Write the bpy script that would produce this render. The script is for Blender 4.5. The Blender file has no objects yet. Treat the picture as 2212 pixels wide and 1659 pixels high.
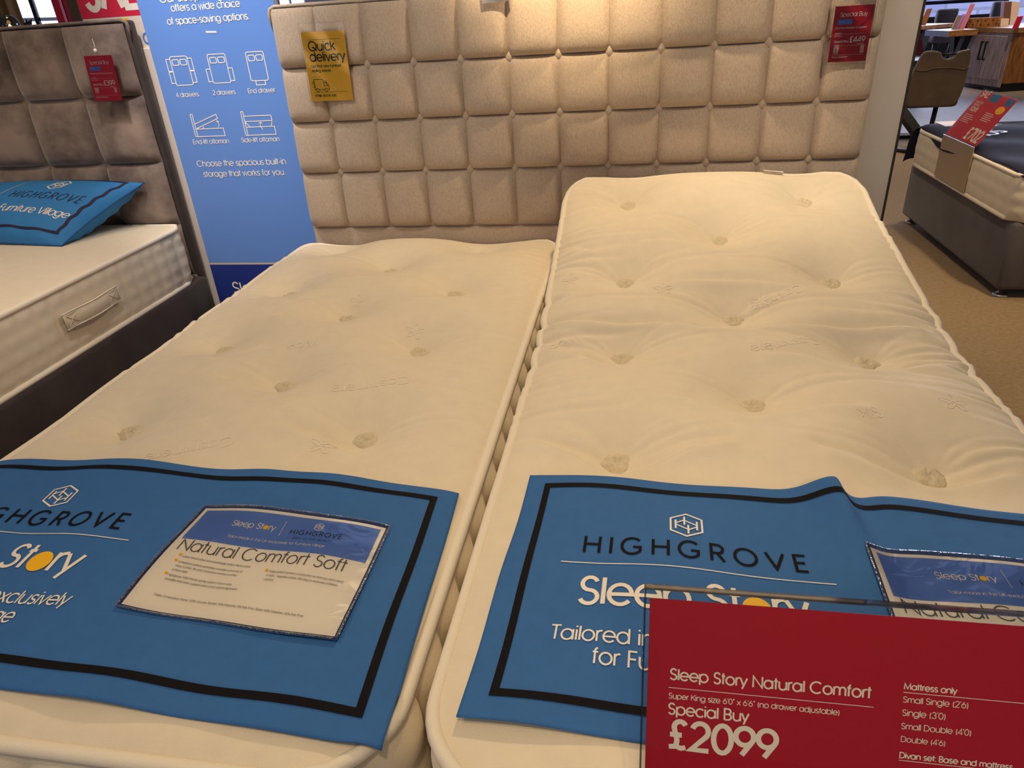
import bpy, bmesh, math, random
import numpy as np
from mathutils import Vector, Matrix

S = bpy.context.scene
COL = S.collection
random.seed(4)
RNG = np.random.default_rng(4)

# ------------------------------------------------------------------ camera
FPX = 1492.94
CAM = np.array([0.2397, -2.3188, 1.2875])
EUL = (1.07584, 0.05843, 0.16107)
cd = bpy.data.cameras.new('camera')
cam = bpy.data.objects.new('camera', cd)
COL.objects.link(cam)
cd.sensor_width = 36.0
cd.lens = FPX / 2212 * 36.0
cd.clip_start = 0.02
cam.location = CAM
cam.rotation_euler = EUL
S.camera = cam

# ------------------------------------------------------------------ world, lights, exposure
def lin(c):
    return tuple((v / 12.92 if v <= 0.04045 else ((v + 0.055) / 1.055) ** 2.4) for v in [q / 255 for q in c])

W = bpy.data.worlds.new('world')
S.world = W
W.use_nodes = True
W.node_tree.nodes['Background'].inputs[0].default_value = (0.92, 0.83, 0.80, 1)
W.node_tree.nodes['Background'].inputs[1].default_value = 0.155
S.view_settings.view_transform = 'Standard'
S.view_settings.look = 'None'
S.view_settings.gamma = 1.0
S.view_settings.exposure = 0.0
S.view_settings.use_curve_mapping = False

def lamp(name, typ, loc, target, energy, color, **kw):
    d = bpy.data.lights.new(name, typ)
    d.energy = energy
    d.color = color
    for k, v in kw.items():
        setattr(d, k, v)
    o = bpy.data.objects.new(name, d)
    COL.objects.link(o)
    o.location = loc
    o.rotation_euler = (Vector(target) - Vector(loc)).to_track_quat('-Z', 'Y').to_euler()
    return o

WARM = (1.0, 0.74, 0.45)
SP = dict(spot_blend=1.0)
lamp('downlight_or_fill', 'SPOT', (0.10, -1.15, 2.60), (0.05, 0.0, 1.56), 330, (1.0, 0.76, 0.46), spot_size=math.radians(30), spot_blend=1.0, shadow_soft_size=0.04)
lamp('downlight_or_fill', 'SPOT', (0.36, -0.12, 2.20), (0.10, -0.95, 0.6), 66, WARM, spot_size=math.radians(130), spot_blend=1.0, shadow_soft_size=0.05)
lamp('downlight_or_fill', 'SPOT', (0.95, -1.5, 2.75), (0.86, 0.0, 1.02), 84, (1.0, 0.82, 0.60), spot_size=math.radians(36), spot_blend=1.0, shadow_soft_size=0.06)  # added fill to lift the right part of the beige headboard
lamp('downlight_or_fill', 'SPOT', (-0.55, -1.5, 2.75), (-0.60, 0.0, 1.10), 52, (1.0, 0.90, 0.78), spot_size=math.radians(34), spot_blend=1.0, shadow_soft_size=0.06)
lamp('downlight_or_fill', 'SPOT', (-1.2, -2.3, 2.9), (-0.6, -1.5, 0.6), 48, WARM, spot_size=math.radians(85), spot_blend=1.0, shadow_soft_size=0.10)
lamp('downlight_or_fill', 'SPOT', (-0.5, -1.3, 2.8), (-1.7, -0.3, 0.5), 60, (1.0, 0.88, 0.80), spot_size=math.radians(46), spot_blend=1.0, shadow_soft_size=0.08)  # added fill for the quilted mattress side of the grey bed
lamp('downlight_or_fill', 'SPOT', (0.25, -2.75, 2.9), (0.20, -2.0, 0.70), 62, WARM, spot_size=math.radians(48), spot_blend=1.0, shadow_soft_size=0.08)  # added fill over the bed foot and the red price sign
lamp('downlight_or_fill', 'SPOT', (-1.22, -0.55, 2.55), (-1.20, 0.15, 1.40), 165, (1.0, 0.93, 0.90), spot_size=math.radians(48), spot_blend=1.0, shadow_soft_size=0.08)
lamp('downlight_or_fill', 'SPOT', (-2.3, -1.0, 2.9), (-2.0, -0.4, 0.6), 66, WARM, spot_size=math.radians(70), spot_blend=1.0, shadow_soft_size=0.08)
lamp('downlight_or_fill', 'SPOT', (2.5, 3.3, 2.9), (2.5, 3.5, 0.0), 150, WARM, spot_size=math.radians(72), spot_blend=0.5, shadow_soft_size=0.05)
lamp('downlight_or_fill', 'SPOT', (2.1, 0.1, 2.9), (1.75, 0.8, 0.0), 210, WARM, spot_size=math.radians(66), spot_blend=1.0, shadow_soft_size=0.08)
lamp('downlight_or_fill', 'SPOT', (3.4, 4.4, 2.9), (2.8, 5.0, 0.6), 90, WARM, spot_size=math.radians(70), spot_blend=1.0, shadow_soft_size=0.08)
lamp('downlight_or_fill', 'SPOT', (4.6, 7.2, 2.9), (5.0, 8.6, 0.7), 150, (1, 0.68, 0.36), spot_size=math.radians(60), spot_blend=0.8, shadow_soft_size=0.05)
lamp('downlight_or_fill', 'SPOT', (0.85, 1.4, 2.8), (1.87, 1.55, 0.25), 75, WARM, spot_size=math.radians(62), spot_blend=1.0, shadow_soft_size=0.08)  # added fill for the foot face of the right-hand bed
lamp('downlight_or_fill', 'SPOT', (0.75, -3.9, 2.5), (0.46, -1.86, 0.74), 46, WARM, spot_size=math.radians(20), spot_blend=1.0, shadow_soft_size=0.06)  # narrow fill added to brighten the red price sign
lamp('overhead_fill', 'AREA', (0.0, -0.9, 2.95), (0.0, -0.9, 0.0), 5, (1.0, 0.82, 0.60), shape='RECTANGLE', size=4.0, size_y=3.0)  # broad warm fill added overhead, not a real fitting
lamp('front_fill', 'AREA', (-2.2, -5.5, 2.2), (-1.0, 0.2, 0.9), 26, (0.92, 0.90, 1.0), shape='RECTANGLE', size=2.6, size_y=2.0)  # cool fill added behind the camera for the upright faces
lamp('rear_window_daylight', 'AREA', (5.5, 11.6, 2.0), (4.0, 5.0, 0.4), 480, (0.66, 0.72, 1.0), shape='RECTANGLE', size=6.0, size_y=2.6)

# ------------------------------------------------------------------ pixel -> point on a real plane
RM = np.array(cam.rotation_euler.to_matrix())
def _ray(u, v):
    return RM @ np.array([(u - 1106) / FPX, -(v - 829.5) / FPX, -1.0])
def PA(u, v, ax, val):
    d = _ray(u, v)
    return CAM + d * ((val - CAM[ax]) / d[ax])
def PX(u, v, x): return PA(u, v, 0, x)
def PY(u, v, y): return PA(u, v, 1, y)
def PZ(u, v, z): return PA(u, v, 2, z)

# ------------------------------------------------------------------ materials
MATS = {}
def mat(name, rgb, rough=0.8, bump=0.0, bscale=300, var=0.0, vscale=6, dark=None, sheen=0.0, metal=0.0, spec=0.4, coat=0.0, stretch=None, emit=0.0):
    if name in MATS:
        return MATS[name]
    m = bpy.data.materials.new(name)
    m.use_nodes = True
    nt = m.node_tree
    b = nt.nodes['Principled BSDF']
    c = (*lin(rgb), 1)
    b.inputs['Base Color'].default_value = c
    b.inputs['Roughness'].default_value = rough
    b.inputs['Metallic'].default_value = metal
    b.inputs['Specular IOR Level'].default_value = spec
    b.inputs['Sheen Weight'].default_value = sheen
    b.inputs['Sheen Roughness'].default_value = 0.4
    b.inputs['Coat Weight'].default_value = coat
    if emit:
        b.inputs['Emission Color'].default_value = c
        b.inputs['Emission Strength'].default_value = emit
    if bump or var:
        tc = nt.nodes.new('ShaderNodeTexCoord')
        mp = nt.nodes.new('ShaderNodeMapping')
        nt.links.new(tc.outputs['Object'], mp.inputs[0])
        if stretch:
            mp.inputs['Scale'].default_value = stretch
    if bump:
        n = nt.nodes.new('ShaderNodeTexNoise')
        n.inputs['Scale'].default_value = bscale
        n.inputs['Detail'].default_value = 3
        nt.links.new(mp.outputs[0], n.inputs['Vector'])
        bp = nt.nodes.new('ShaderNodeBump')
        bp.inputs['Strength'].default_value = bump
        bp.inputs['Distance'].default_value = 0.002
        nt.links.new(n.outputs['Fac'], bp.inputs['Height'])
        nt.links.new(bp.outputs[0], b.inputs['Normal'])
    if var:
        n2 = nt.nodes.new('ShaderNodeTexNoise')
        n2.inputs['Scale'].default_value = vscale
        n2.inputs['Detail'].default_value = 5
        n2.inputs['Roughness'].default_value = 0.6
        nt.links.new(mp.outputs[0], n2.inputs['Vector'])
        r = nt.nodes.new('ShaderNodeValToRGB')
        r.color_ramp.elements[0].position = 0.35
        r.color_ramp.elements[1].position = 0.62
        dk = lin(dark) if dark else tuple(v * (1 - var) for v in c[:3])
        r.color_ramp.elements[0].color = (*dk, 1)
        r.color_ramp.elements[1].color = c
        nt.links.new(n2.outputs['Fac'], r.inputs[0])
        nt.links.new(r.outputs[0], b.inputs['Base Color'])
    MATS[name] = m
    return m

def film(name, tint=(1, 1, 1), rough=0.03, wrinkle=0.0, wscale=20, ior=1.45, dist=0.004, gmin=0.0):
    if name in MATS:
        return MATS[name]
    m = bpy.data.materials.new(name)
    m.use_nodes = True
    nt = m.node_tree
    nt.nodes.clear()
    out = nt.nodes.new('ShaderNodeOutputMaterial')
    mix = nt.nodes.new('ShaderNodeMixShader')
    tr = nt.nodes.new('ShaderNodeBsdfTransparent')
    tr.inputs[0].default_value = (*tint, 1)
    gl = nt.nodes.new('ShaderNodeBsdfGlossy')
    gl.inputs['Roughness'].default_value = rough
    fr = nt.nodes.new('ShaderNodeFresnel')
    fr.inputs[0].default_value = ior
    fac = fr.outputs[0]
    if gmin:
        ad = nt.nodes.new('ShaderNodeMath')
        ad.inputs[1].default_value = gmin
        nt.links.new(fac, ad.inputs[0])
        fac = ad.outputs[0]
    nt.links.new(fac, mix.inputs[0])
    nt.links.new(tr.outputs[0], mix.inputs[1])
    nt.links.new(gl.outputs[0], mix.inputs[2])
    nt.links.new(mix.outputs[0], out.inputs[0])
    if wrinkle:
        tc = nt.nodes.new('ShaderNodeTexCoord')
        n = nt.nodes.new('ShaderNodeTexNoise')
        n.inputs['Scale'].default_value = wscale
        n.inputs['Detail'].default_value = 2
        n.inputs['Distortion'].default_value = 1.5
        nt.links.new(tc.outputs['Object'], n.inputs['Vector'])
        bp = nt.nodes.new('ShaderNodeBump')
        bp.inputs['Strength'].default_value = wrinkle
        bp.inputs['Distance'].default_value = dist
        nt.links.new(n.outputs['Fac'], bp.inputs['Height'])
        nt.links.new(bp.outputs[0], gl.inputs['Normal'])
        nt.links.new(bp.outputs[0], fr.inputs['Normal'])
    MATS[name] = m
    return m

def wood(name, a, b, axis_scale=(1, 8, 8)):
    return mat(name, a, 0.5, 0.15, 40, 0.5, 5, dark=b, stretch=axis_scale)

TICK = mat('mattress_ticking', (231, 218, 193), 0.85, 0.25, 420, 0.04, 30, sheen=0.15)
PIPE = mat('mattress_tape', (236, 226, 206), 0.8, 0.25, 500)
TUFTM = mat('wool_tuft', (224, 211, 182), 0.95, 0.6, 500, 0.14, 160)
BEIGE = mat('beige_chenille', (192, 173, 153), 0.95, 0.7, 260, 0.20, 190, sheen=0.2, stretch=(1.7, 1, 0.6))
VELVET = mat('grey_brown_velvet', (148, 130, 118), 0.8, 0.15, 500, 0.5, 6.0, dark=(92, 78, 73), sheen=0.5)
VELVETD = mat('dark_brown_velvet', (62, 52, 50), 0.85, 0.15, 500, 0.3, 8, sheen=0.25)
BLUECLOTH = mat('blue_runner_cloth', (50, 106, 170), 0.8, 0.35, 700, 0.06, 40)
PILLOWBLUE = mat('pillow_blue_cloth', (44, 122, 186), 0.7, 0.25, 500, 0.05, 30)
BLACKINK = mat('black_ink', (12, 10, 15), 0.8, spec=0.2)
NAVYINK = mat('navy_ink', (28, 28, 60), 0.7)
WHITEINK = mat('white_ink', (240, 232, 218), 0.6)
YELLOWINK = mat('yellow_ink', (250, 190, 20), 0.6)
PAPER = mat('white_card', (250, 244, 234), 0.6)
HEADERBLUE = mat('header_blue_print', (86, 126, 210), 0.5)
REDCARD = mat('red_card', (172, 12, 40), 0.5)
REDTAG = mat('red_tag_card', (212, 34, 70), 0.5)
YELLOWCARD = mat('yellow_card', (255, 206, 58), 0.6)
PANELBLUE = mat('panel_blue_print', (96, 138, 210), 0.45, 0.02, 50)
PANELNAVY = mat('panel_navy_print', (30, 50, 128), 0.45)
CREAM = mat('cream_laminate', (226, 212, 198), 0.5)
GREYLAM = mat('grey_laminate', (200, 190, 180), 0.55, 0.1, 500)
DARKEDGE = mat('dark_edge_trim', (50, 44, 40), 0.5)
CHROME = mat('chrome', (225, 225, 225), 0.12, metal=1.0)
BLACKMET = mat('black_metal', (24, 23, 26), 0.4)
FILM = film('clear_plastic_film', (0.98, 0.98, 0.98), 0.08, 0.25, 16, 1.40, gmin=0.0)
SLEEVE = film('glossy_clear_sleeve', (0.97, 0.97, 0.97), 0.07, 0.4, 20, 1.45, gmin=0.0)
ACRYL = film('clear_acrylic', (0.97, 0.98, 0.98), 0.01, 0, ior=1.22)
GREYINK = mat('grey_ink', (84, 78, 74), 0.7)

# ------------------------------------------------------------------ object helpers
def tag(o, label=None, cat=None, group=None, kind=None):
    if label: o['label'] = label
    if cat: o['category'] = cat
    if group: o['group'] = group
    if kind: o['kind'] = kind
    return o

def thing(name, loc, label, cat, group=None):
    o = bpy.data.objects.new(name, None)
    o.empty_display_size = 0.05
    COL.objects.link(o)
    o.location = loc
    return tag(o, label, cat, group)

def root_loc(p):
    v = np.zeros(3)
    while p is not None:
        v = v + np.array(p.location)
        p = p.parent
    return v

def mesh(name, V, F, m, parent=None, smooth=False, loc=None):
    """V are world coordinates; the object keeps them relative to its parent (or to loc)."""
    V = np.asarray(V, float)
    off = root_loc(parent) if parent is not None else (np.array(loc, float) if loc is not None else np.zeros(3))
    me = bpy.data.meshes.new(name)
    me.from_pydata((V - off).tolist(), [], [tuple(int(i) for i in f) for f in F])
    me.validate()
    me.materials.append(m)
    if smooth:
        me.polygons.foreach_set('use_smooth', [True] * len(me.polygons))
    o = bpy.data.objects.new(name, me)
    COL.objects.link(o)
    if parent is not None:
        o.parent = parent
    elif loc is not None:
        o.location = loc
    return o

def rotz(V, a, c=(0, 0)):
    V = np.array(V, float)
    ca, sa = math.cos(a), math.sin(a)
    x, y = V[:, 0] - c[0], V[:, 1] - c[1]
    V[:, 0], V[:, 1] = c[0] + ca * x - sa * y, c[1] + sa * x + ca * y
    return V

def box_vf(a, b, bev=0.0, seg=2):
    a, b = np.minimum(a, b), np.maximum(a, b)
    bm = bmesh.new()
    bmesh.ops.create_cube(bm, size=1.0)
    c, d = (np.array(a) + b) / 2, np.array(b, float) - a
    for v in bm.verts:
        v.co = Vector(c + np.array(v.co) * d)
    if bev:
        bmesh.ops.bevel(bm, geom=list(bm.edges), offset=min(bev, 0.45 * min(d)), segments=seg, affect='EDGES', profile=0.5)
    bm.verts.index_update()
    V = np.array([v.co[:] for v in bm.verts])
    F = [[v.index for v in f.verts] for f in bm.faces]
    bm.free()
    return V, F

def join(parts):
    V, F, n = [], [], 0
    for v, f in parts:
        v = np.asarray(v)
        V.append(v)
        F += [[i + n for i in q] for q in f]
        n += len(v)
    return np.concatenate(V), F

def box(name, a, b, m, parent=None, bev=0.0, rot=0.0, c=(0, 0), loc=None, seg=2):
    V, F = box_vf(a, b, bev, seg)
    if rot: V = rotz(V, rot, c)
    return mesh(name, V, F, m, parent, bev > 0 and seg > 1, loc)

def grid_faces(nu, nv):
    """nu columns fastest"""
    i, j = np.meshgrid(np.arange(nu - 1), np.arange(nv - 1))
    a = (j * nu + i).ravel()
    return np.stack([a, a + 1, a + nu + 1, a + nu], 1).tolist()

def tube_vf(pts, r, closed=False, n=8):
    P = np.asarray(pts, float)
    N = len(P)
    if closed:
        T = np.roll(P, -1, 0) - np.roll(P, 1, 0)
    else:
        T = np.gradient(P, axis=0)
    T /= np.linalg.norm(T, axis=1)[:, None] + 1e-12
    up = np.array([0, 0, 1.0])
    if abs(T[:, 2]).mean() > 0.9: up = np.array([0, 1.0, 0])
    A = np.cross(T, up)
    A /= np.linalg.norm(A, axis=1)[:, None] + 1e-12
    B = np.cross(A, T)
    rr = np.broadcast_to(np.asarray(r, float), (N,))
    th = np.arange(n) * 2 * math.pi / n
    V = P[:, None] + rr[:, None, None] * (np.cos(th)[None, :, None] * A[:, None] + np.sin(th)[None, :, None] * B[:, None])
    V = V.reshape(-1, 3)
    F = []
    for k in range(N if closed else N - 1):
        k2 = (k + 1) % N
        for q in range(n):
            F.append([k * n + q, k * n + (q + 1) % n, k2 * n + (q + 1) % n, k2 * n + q])
    if not closed:
        F.append(list(range(n))[::-1])
        F.append([(N - 1) * n + q for q in range(n)])
    return V, F

def tube(name, pts, r, m, parent, closed=False, n=8, loc=None):
    V, F = tube_vf(pts, r, closed, n)
    return mesh(name, V, F, m, parent, True, loc)

def lathe_vf(c, prof, n=20, axis=2):
    V, F = [], []
    for (r, h) in prof:
        for k in range(n):
            a = 2 * math.pi * k / n
            p = [r * math.cos(a), r * math.sin(a)]
            p.insert(axis, h)
            V.append(p)
    for i in range(len(prof) - 1):
        for k in range(n):
            F.append([i * n + k, i * n + (k + 1) % n, (i + 1) * n + (k + 1) % n, (i + 1) * n + k])
    F.append(list(range(n))[::-1])
    F.append([(len(prof) - 1) * n + k for k in range(n)])
    return np.array(V) + np.array(c), F

def lathe(name, c, prof, m, parent, n=20, axis=2):
    V, F = lathe_vf(c, prof, n, axis)
    return mesh(name, V, F, m, parent, True)

def prism_vf(P2, to3, n, d):
    """outline P2 (Nx2) mapped by to3, extruded along n by d"""
    A = to3(np.asarray(P2, float))
    B = A + np.asarray(n) * d
    N = len(A)
    F = [list(range(N))[::-1], [N + i for i in range(N)]]
    F += [[i, (i + 1) % N, N + (i + 1) % N, N + i] for i in range(N)]
    return np.concatenate([A, B]), F

# ------------------------------------------------------------------ lettering: monoline strokes
def A(cx, cy, rx, ry, a0=0, a1=360):
    n = max(4, int(abs(a1 - a0) / 18))
    t = np.radians(np.linspace(a0, a1, n + 1))
    return [(cx + rx * math.cos(q), cy + ry * math.sin(q)) for q in t]
X = 54
G = {
 'a': (62, [A(29, 27, 25, 27), [(54, 0), (54, X)]]),
 'b': (62, [[(7, 0), (7, 73)], A(32, 27, 25, 27)]),
 'c': (54, [A(30, 27, 25, 27, 42, 318)]),
 'd': (62, [A(29, 27, 25, 27), [(54, 0), (54, 73)]]),
 'e': (60, [[(5, 27), (55, 27)] + A(30, 27, 25, 27, 0, 322)]),
 'f': (28, [[(12, 0), (12, 60)] + A(24, 60, 12, 13, 180, 95), [(2, X), (25, X)]]),
 'g': (62, [A(29, 27, 25, 27), [(54, X), (54, 0)] + A(29, 0, 25, 20, 0, -155)]),
 'h': (56, [[(7, 0), (7, 73)], A(28, 32, 21, 22, 180, 0) + [(49, 0)]]),
 'i': (15, [[(7, 0), (7, X)], [(7, 66), (7, 74)]]),
 'j': (16, [[(8, -19), (8, X)], [(8, 66), (8, 74)]]),
 'k': (46, [[(7, 0), (7, 73)], [(41, X), (9, 25)], [(19, 34), (44, 0)]]),
 'l': (14, [[(7, 0), (7, 73)]]),
 'm': (82, [[(7, 0), (7, X)], A(24, 37, 17, 17, 180, 0) + [(41, 0)], A(58, 37, 17, 17, 180, 0) + [(75, 0)]]),
 'n': (56, [[(7, 0), (7, X)], A(28, 32, 21, 22, 180, 0) + [(49, 0)]]),
 'o': (60, [A(30, 27, 25, 27)]),
 'p': (62, [[(7, -19), (7, X)], A(32, 27, 25, 27)]),
 'q': (62, [A(29, 27, 25, 27), [(54, -19), (54, X)]]),
 'r': (30, [[(7, 0), (7, X)], A(26, 34, 19, 20, 180, 80)]),
 's': (42, [A(21, 40.5, 14, 13.5, 25, 270) + A(21, 13.5, 15, 13.5, 90, -155)]),
 't': (26, [[(12, 0), (12, 73)], [(2, X), (24, X)]]),
 'u': (56, [[(7, X), (7, 22)] + A(28, 22, 21, 22, 180, 360), [(49, X), (49, 0)]]),
 'v': (46, [[(2, X), (23, 0), (44, X)]]),
 'w': (70, [[(2, X), (19, 0), (35, X), (51, 0), (68, X)]]),
 'x': (46, [[(3, X), (43, 0)], [(43, X), (3, 0)]]),
 'y': (46, [[(2, X), (23, 2)], [(44, X), (14, -19)]]),
 'z': (42, [[(4, X), (38, X), (4, 0), (39, 0)]]),
 'A': (66, [[(2, 0), (33, 73), (64, 0)], [(13, 24), (53, 24)]]),
 'B': (54, [[(7, 0), (7, 73), (26, 73)] + A(26, 55, 18, 18, 90, -90) + [(7, 37)], [(26, 37)] + A(28, 18.5, 20, 18.5, 90, -90) + [(7, 0)]]),
 'C': (76, [A(40, 36.5, 36, 37, 45, 315)]),
 'D': (68, [[(7, 0), (7, 73), (26, 73)] + A(26, 36.5, 36, 36.5, 90, -90) + [(7, 0)]]),
 'E': (48, [[(42, 73), (7, 73), (7, 0), (42, 0)], [(7, 38), (38, 38)]]),
 'F': (44, [[(40, 73), (7, 73), (7, 0)], [(7, 38), (36, 38)]]),
 'G': (80, [A(40, 36.5, 36, 37, 45, 322) + [(69, 32), (44, 32)]]),
 'H': (66, [[(7, 0), (7, 73)], [(59, 0), (59, 73)], [(7, 38), (59, 38)]]),
 'I': (16, [[(8, 0), (8, 73)]]),
 'K': (54, [[(7, 0), (7, 73)], [(50, 73), (9, 32)], [(22, 45), (52, 0)]]),
 'L': (42, [[(7, 73), (7, 0), (40, 0)]]),
 'M': (84, [[(7, 0), (12, 73), (42, 8), (72, 73), (77, 0)]]),
 'N': (70, [[(7, 0), (7, 73), (62, 0), (62, 73)]]),
 'O': (82, [A(41, 36.5, 36, 37)]),
 'P': (52, [[(7, 0), (7, 73), (27, 73)] + A(27, 53, 20, 20, 90, -90) + [(7, 33)]]),
 'Q': (82, [A(41, 36.5, 36, 37), [(36, 26), (50, 26), (78, 0)]]),
 'R': (54, [[(7, 0), (7, 73), (27, 73)] + A(27, 54, 19, 19, 90, -90) + [(7, 35)], [(26, 35), (49, 0)]]),
 'S': (50, [A(25, 55, 17, 18, 20, 270) + A(25, 18.5, 19, 18.5, 90, -160)]),
 'T': (46, [[(2, 73), (44, 73)], [(23, 73), (23, 0)]]),
 'U': (62, [[(7, 73), (7, 24)] + A(31, 24, 24, 24, 180, 360) + [(55, 73)]]),
 'V': (62, [[(2, 73), (31, 0), (60, 73)]]),
 'W': (90, [[(2, 73), (24, 0), (45, 73), (66, 0), (88, 73)]]),
 'Y': (58, [[(2, 73), (29, 32), (56, 73)], [(29, 32), (29, 0)]]),
 '0': (55, [A(27.5, 36.5, 22, 37)]),
 '1': (55, [[(16, 60), (30, 73), (30, 0)]]),
 '2': (55, [A(27, 52, 20, 21, 165, -38) + [(5, 0), (49, 0)]]),
 '3': (55, [A(26, 55, 18, 18, 160, -90), A(26, 19, 21, 19, 90, -160)]),
 '4': (55, [[(40, 0), (40, 73), (4, 18), (52, 18)]]),
 '5': (55, [[(46, 73), (16, 73), (11, 40)] + A(26, 22, 21, 23, 125, -155)]),
 '6': (55, [A(28, 23, 22, 23), [(10, 36), (34, 73)]]),
 '7': (55, [[(6, 73), (48, 73), (18, 0)]]),
 '8': (55, [A(27, 55, 17, 18), A(27, 18.5, 21, 18.5)]),
 '9': (55, [A(27, 50, 22, 23), [(45, 37), (21, 0)]]),
 '\u00a3': (55, [A(31, 56, 15, 17, 25, 180) + A(10, 20, 14, 20, 30, -60), [(6, 36), (36, 36)], [(4, 2), (22, 4), (34, 0), (46, 3)]]),
 '(': (26, [A(32, 28, 22, 48, 130, 230)]), ')': (26, [A(-6, 28, 22, 48, 50, -50)]),
 '.': (18, [[(9, 0), (9, 8)]]), ',': (18, [[(9, 7), (6, -9)]]), ':': (18, [[(9, 0), (9, 8)], [(9, 44), (9, 52)]]),
 '-': (34, [[(5, 27), (29, 27)]]), "'": (14, [[(7, 60), (7, 76)]]), '"': (26, [[(8, 60), (8, 76)], [(18, 60), (18, 76)]]),
 '%': (74, [A(17, 55, 13, 17), A(57, 18, 13, 17), [(55, 73), (19, 0)]]), '/': (40, [[(4, -8), (36, 80)]]),
 ' ': (28, []),
}
def text_width(s, track=0):
    return sum(G[c][0] + track for c in s) - track

class Ink:
    """flat print: strokes and filled shapes mapped onto a surface by a function (Nx2, lift) -> Nx3"""
    def __init__(self, mp, seg=None):
        self.mp, self.V, self.F, self.n, self.k, self.seg = mp, [], [], 0, 0, seg
    def _put(self, P, F):
        self.k += 1
        self.V.append(self.mp(np.asarray(P, float), min(self.k, 400) * 2.5e-6))
        self.F += [[i + self.n for i in f] for f in F]
        self.n += len(P)
    def line(self, pts, w, closed=False, cap=True):
        P = np.array(pts, float)
        if closed: P = np.concatenate([P, P[:1]])
        if self.seg:
            Q = [P[0]]
            for a, b in zip(P[:-1], P[1:]):
                m = max(1, int(np.linalg.norm(b - a) / self.seg))
                Q += [a + (b - a) * (i + 1) / m for i in range(m)]
            P = np.array(Q)
        keep = np.concatenate([[True], np.linalg.norm(np.diff(P, axis=0), axis=1) > 1e-9])
        P = P[keep]
        if len(P) < 2: return
        D = np.diff(P, axis=0)
        D /= np.linalg.norm(D, axis=1)[:, None]
        Nn = np.stack([-D[:, 1], D[:, 0]], 1)
        if closed or np.linalg.norm(P[0] - P[-1]) < 1e-9:
            pr, nx = np.concatenate([Nn[-1:], Nn]), np.concatenate([Nn, Nn[:1]])
        else:
            pr, nx = np.concatenate([Nn[:1], Nn]), np.concatenate([Nn, Nn[-1:]])
        M = pr + nx
        L = np.linalg.norm(M, axis=1)
        M = np.where(L[:, None] > 0.3, M / np.maximum(L, 1e-9)[:, None], nx)
        cs = np.clip((M * nx).sum(1), 0.45, 1)
        M = M / cs[:, None] * (w / 2)
        n = len(P)
        V = np.concatenate([P + M, P - M])
        self._put(V, [[i, n + i, n + i + 1, i + 1] for i in range(n - 1)])
    def poly(self, pts):
        self._put(pts, [list(range(len(pts)))])
    def rect(self, x0, y0, x1, y1, nx=1, ny=1):
        xs, ys = np.linspace(x0, x1, nx + 1), np.linspace(y0, y1, ny + 1)
        P = np.array([(a, b) for b in ys for a in xs])
        self._put(P, grid_faces(nx + 1, ny + 1))
    def text(self, s, x, y, width=None, size=None, w=9, track=0, align='l', sx=1.0, skip=''):
        """baseline at (x,y); width fits the text, else size is the em in surface units"""
        tw = text_width(s, track)
        k = width / tw if width else size / 100
        kx, ky = k * (1 if width else sx), (size / 100 if size else k / sx)
        if align == 'c': x -= tw * kx / 2
        if align == 'r': x -= tw * kx
        pos = {}
        for i, c in enumerate(s):
            a, st = G[c]
            if i not in (skip or ()):
                for q in st:
                    q = np.array(q, float)
                    self.line(np.stack([x + q[:, 0] * kx, y + q[:, 1] * ky], 1), w * min(kx, ky))
            pos[i] = (x, kx, ky)
            x += (a + track) * kx
        return pos
    def disc(self, cx, cy, rx, ry, n=28):
        t = np.linspace(0, 2 * math.pi, n, endpoint=False)
        self.poly(np.stack([cx + rx * np.cos(t), cy + ry * np.sin(t)], 1))
    def build(self, name, m, parent):
        if not self.V: return None
        return mesh(name, np.concatenate(self.V), self.F, m, parent)

def plane_map(O, U, Vv, lift=0.0006):
    O, U, Vv = np.array(O, float), np.array(U, float), np.array(Vv, float)
    U /= np.linalg.norm(U)
    Vv = Vv - U * (U @ Vv)
    Vv /= np.linalg.norm(Vv)
    Nn = np.cross(U, Vv)
    return lambda P, k=0.0: O + P[:, :1] * U + P[:, 1:2] * Vv + Nn * (lift + k)

def rrect(x0, y0, x1, y1, r, n=4):
    P = []
    for cx, cy, a in ((x1 - r, y1 - r, 0), (x0 + r, y1 - r, 90), (x0 + r, y0 + r, 180), (x1 - r, y0 + r, 270)):
        for k in range(n + 1):
            t = math.radians(a + 90 * k / n)
            P.append((cx + r * math.cos(t), cy + r * math.sin(t)))
    return P

def hex_logo(ink, cx, cy, w, h, lw):
    """hexagon badge with two joined H strokes"""
    q = lambda x, y: (cx + x * w / 2, cy + y * h / 2)
    ink.line([q(0, 1), q(1, .55), q(1, -.55), q(0, -1), q(-1, -.55), q(-1, .55)], lw, closed=True)
    for a, b in (((-.68, .42), (-.68, -.36)), ((-.12, .76), (-.12, .0)), ((.12, .0), (.12, -.76)), ((.68, .36), (.68, -.42))):
        ink.line([q(*a), q(*b)], lw)
    for a, b in (((-.68, .12), (-.12, .44)), ((-.12, .40), (.68, -.0)), ((-.68, .0), (.12, -.40)), ((.12, -.44), (.68, -.12))):
        ink.line([q(*a), q(*b)], lw * .8)

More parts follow.
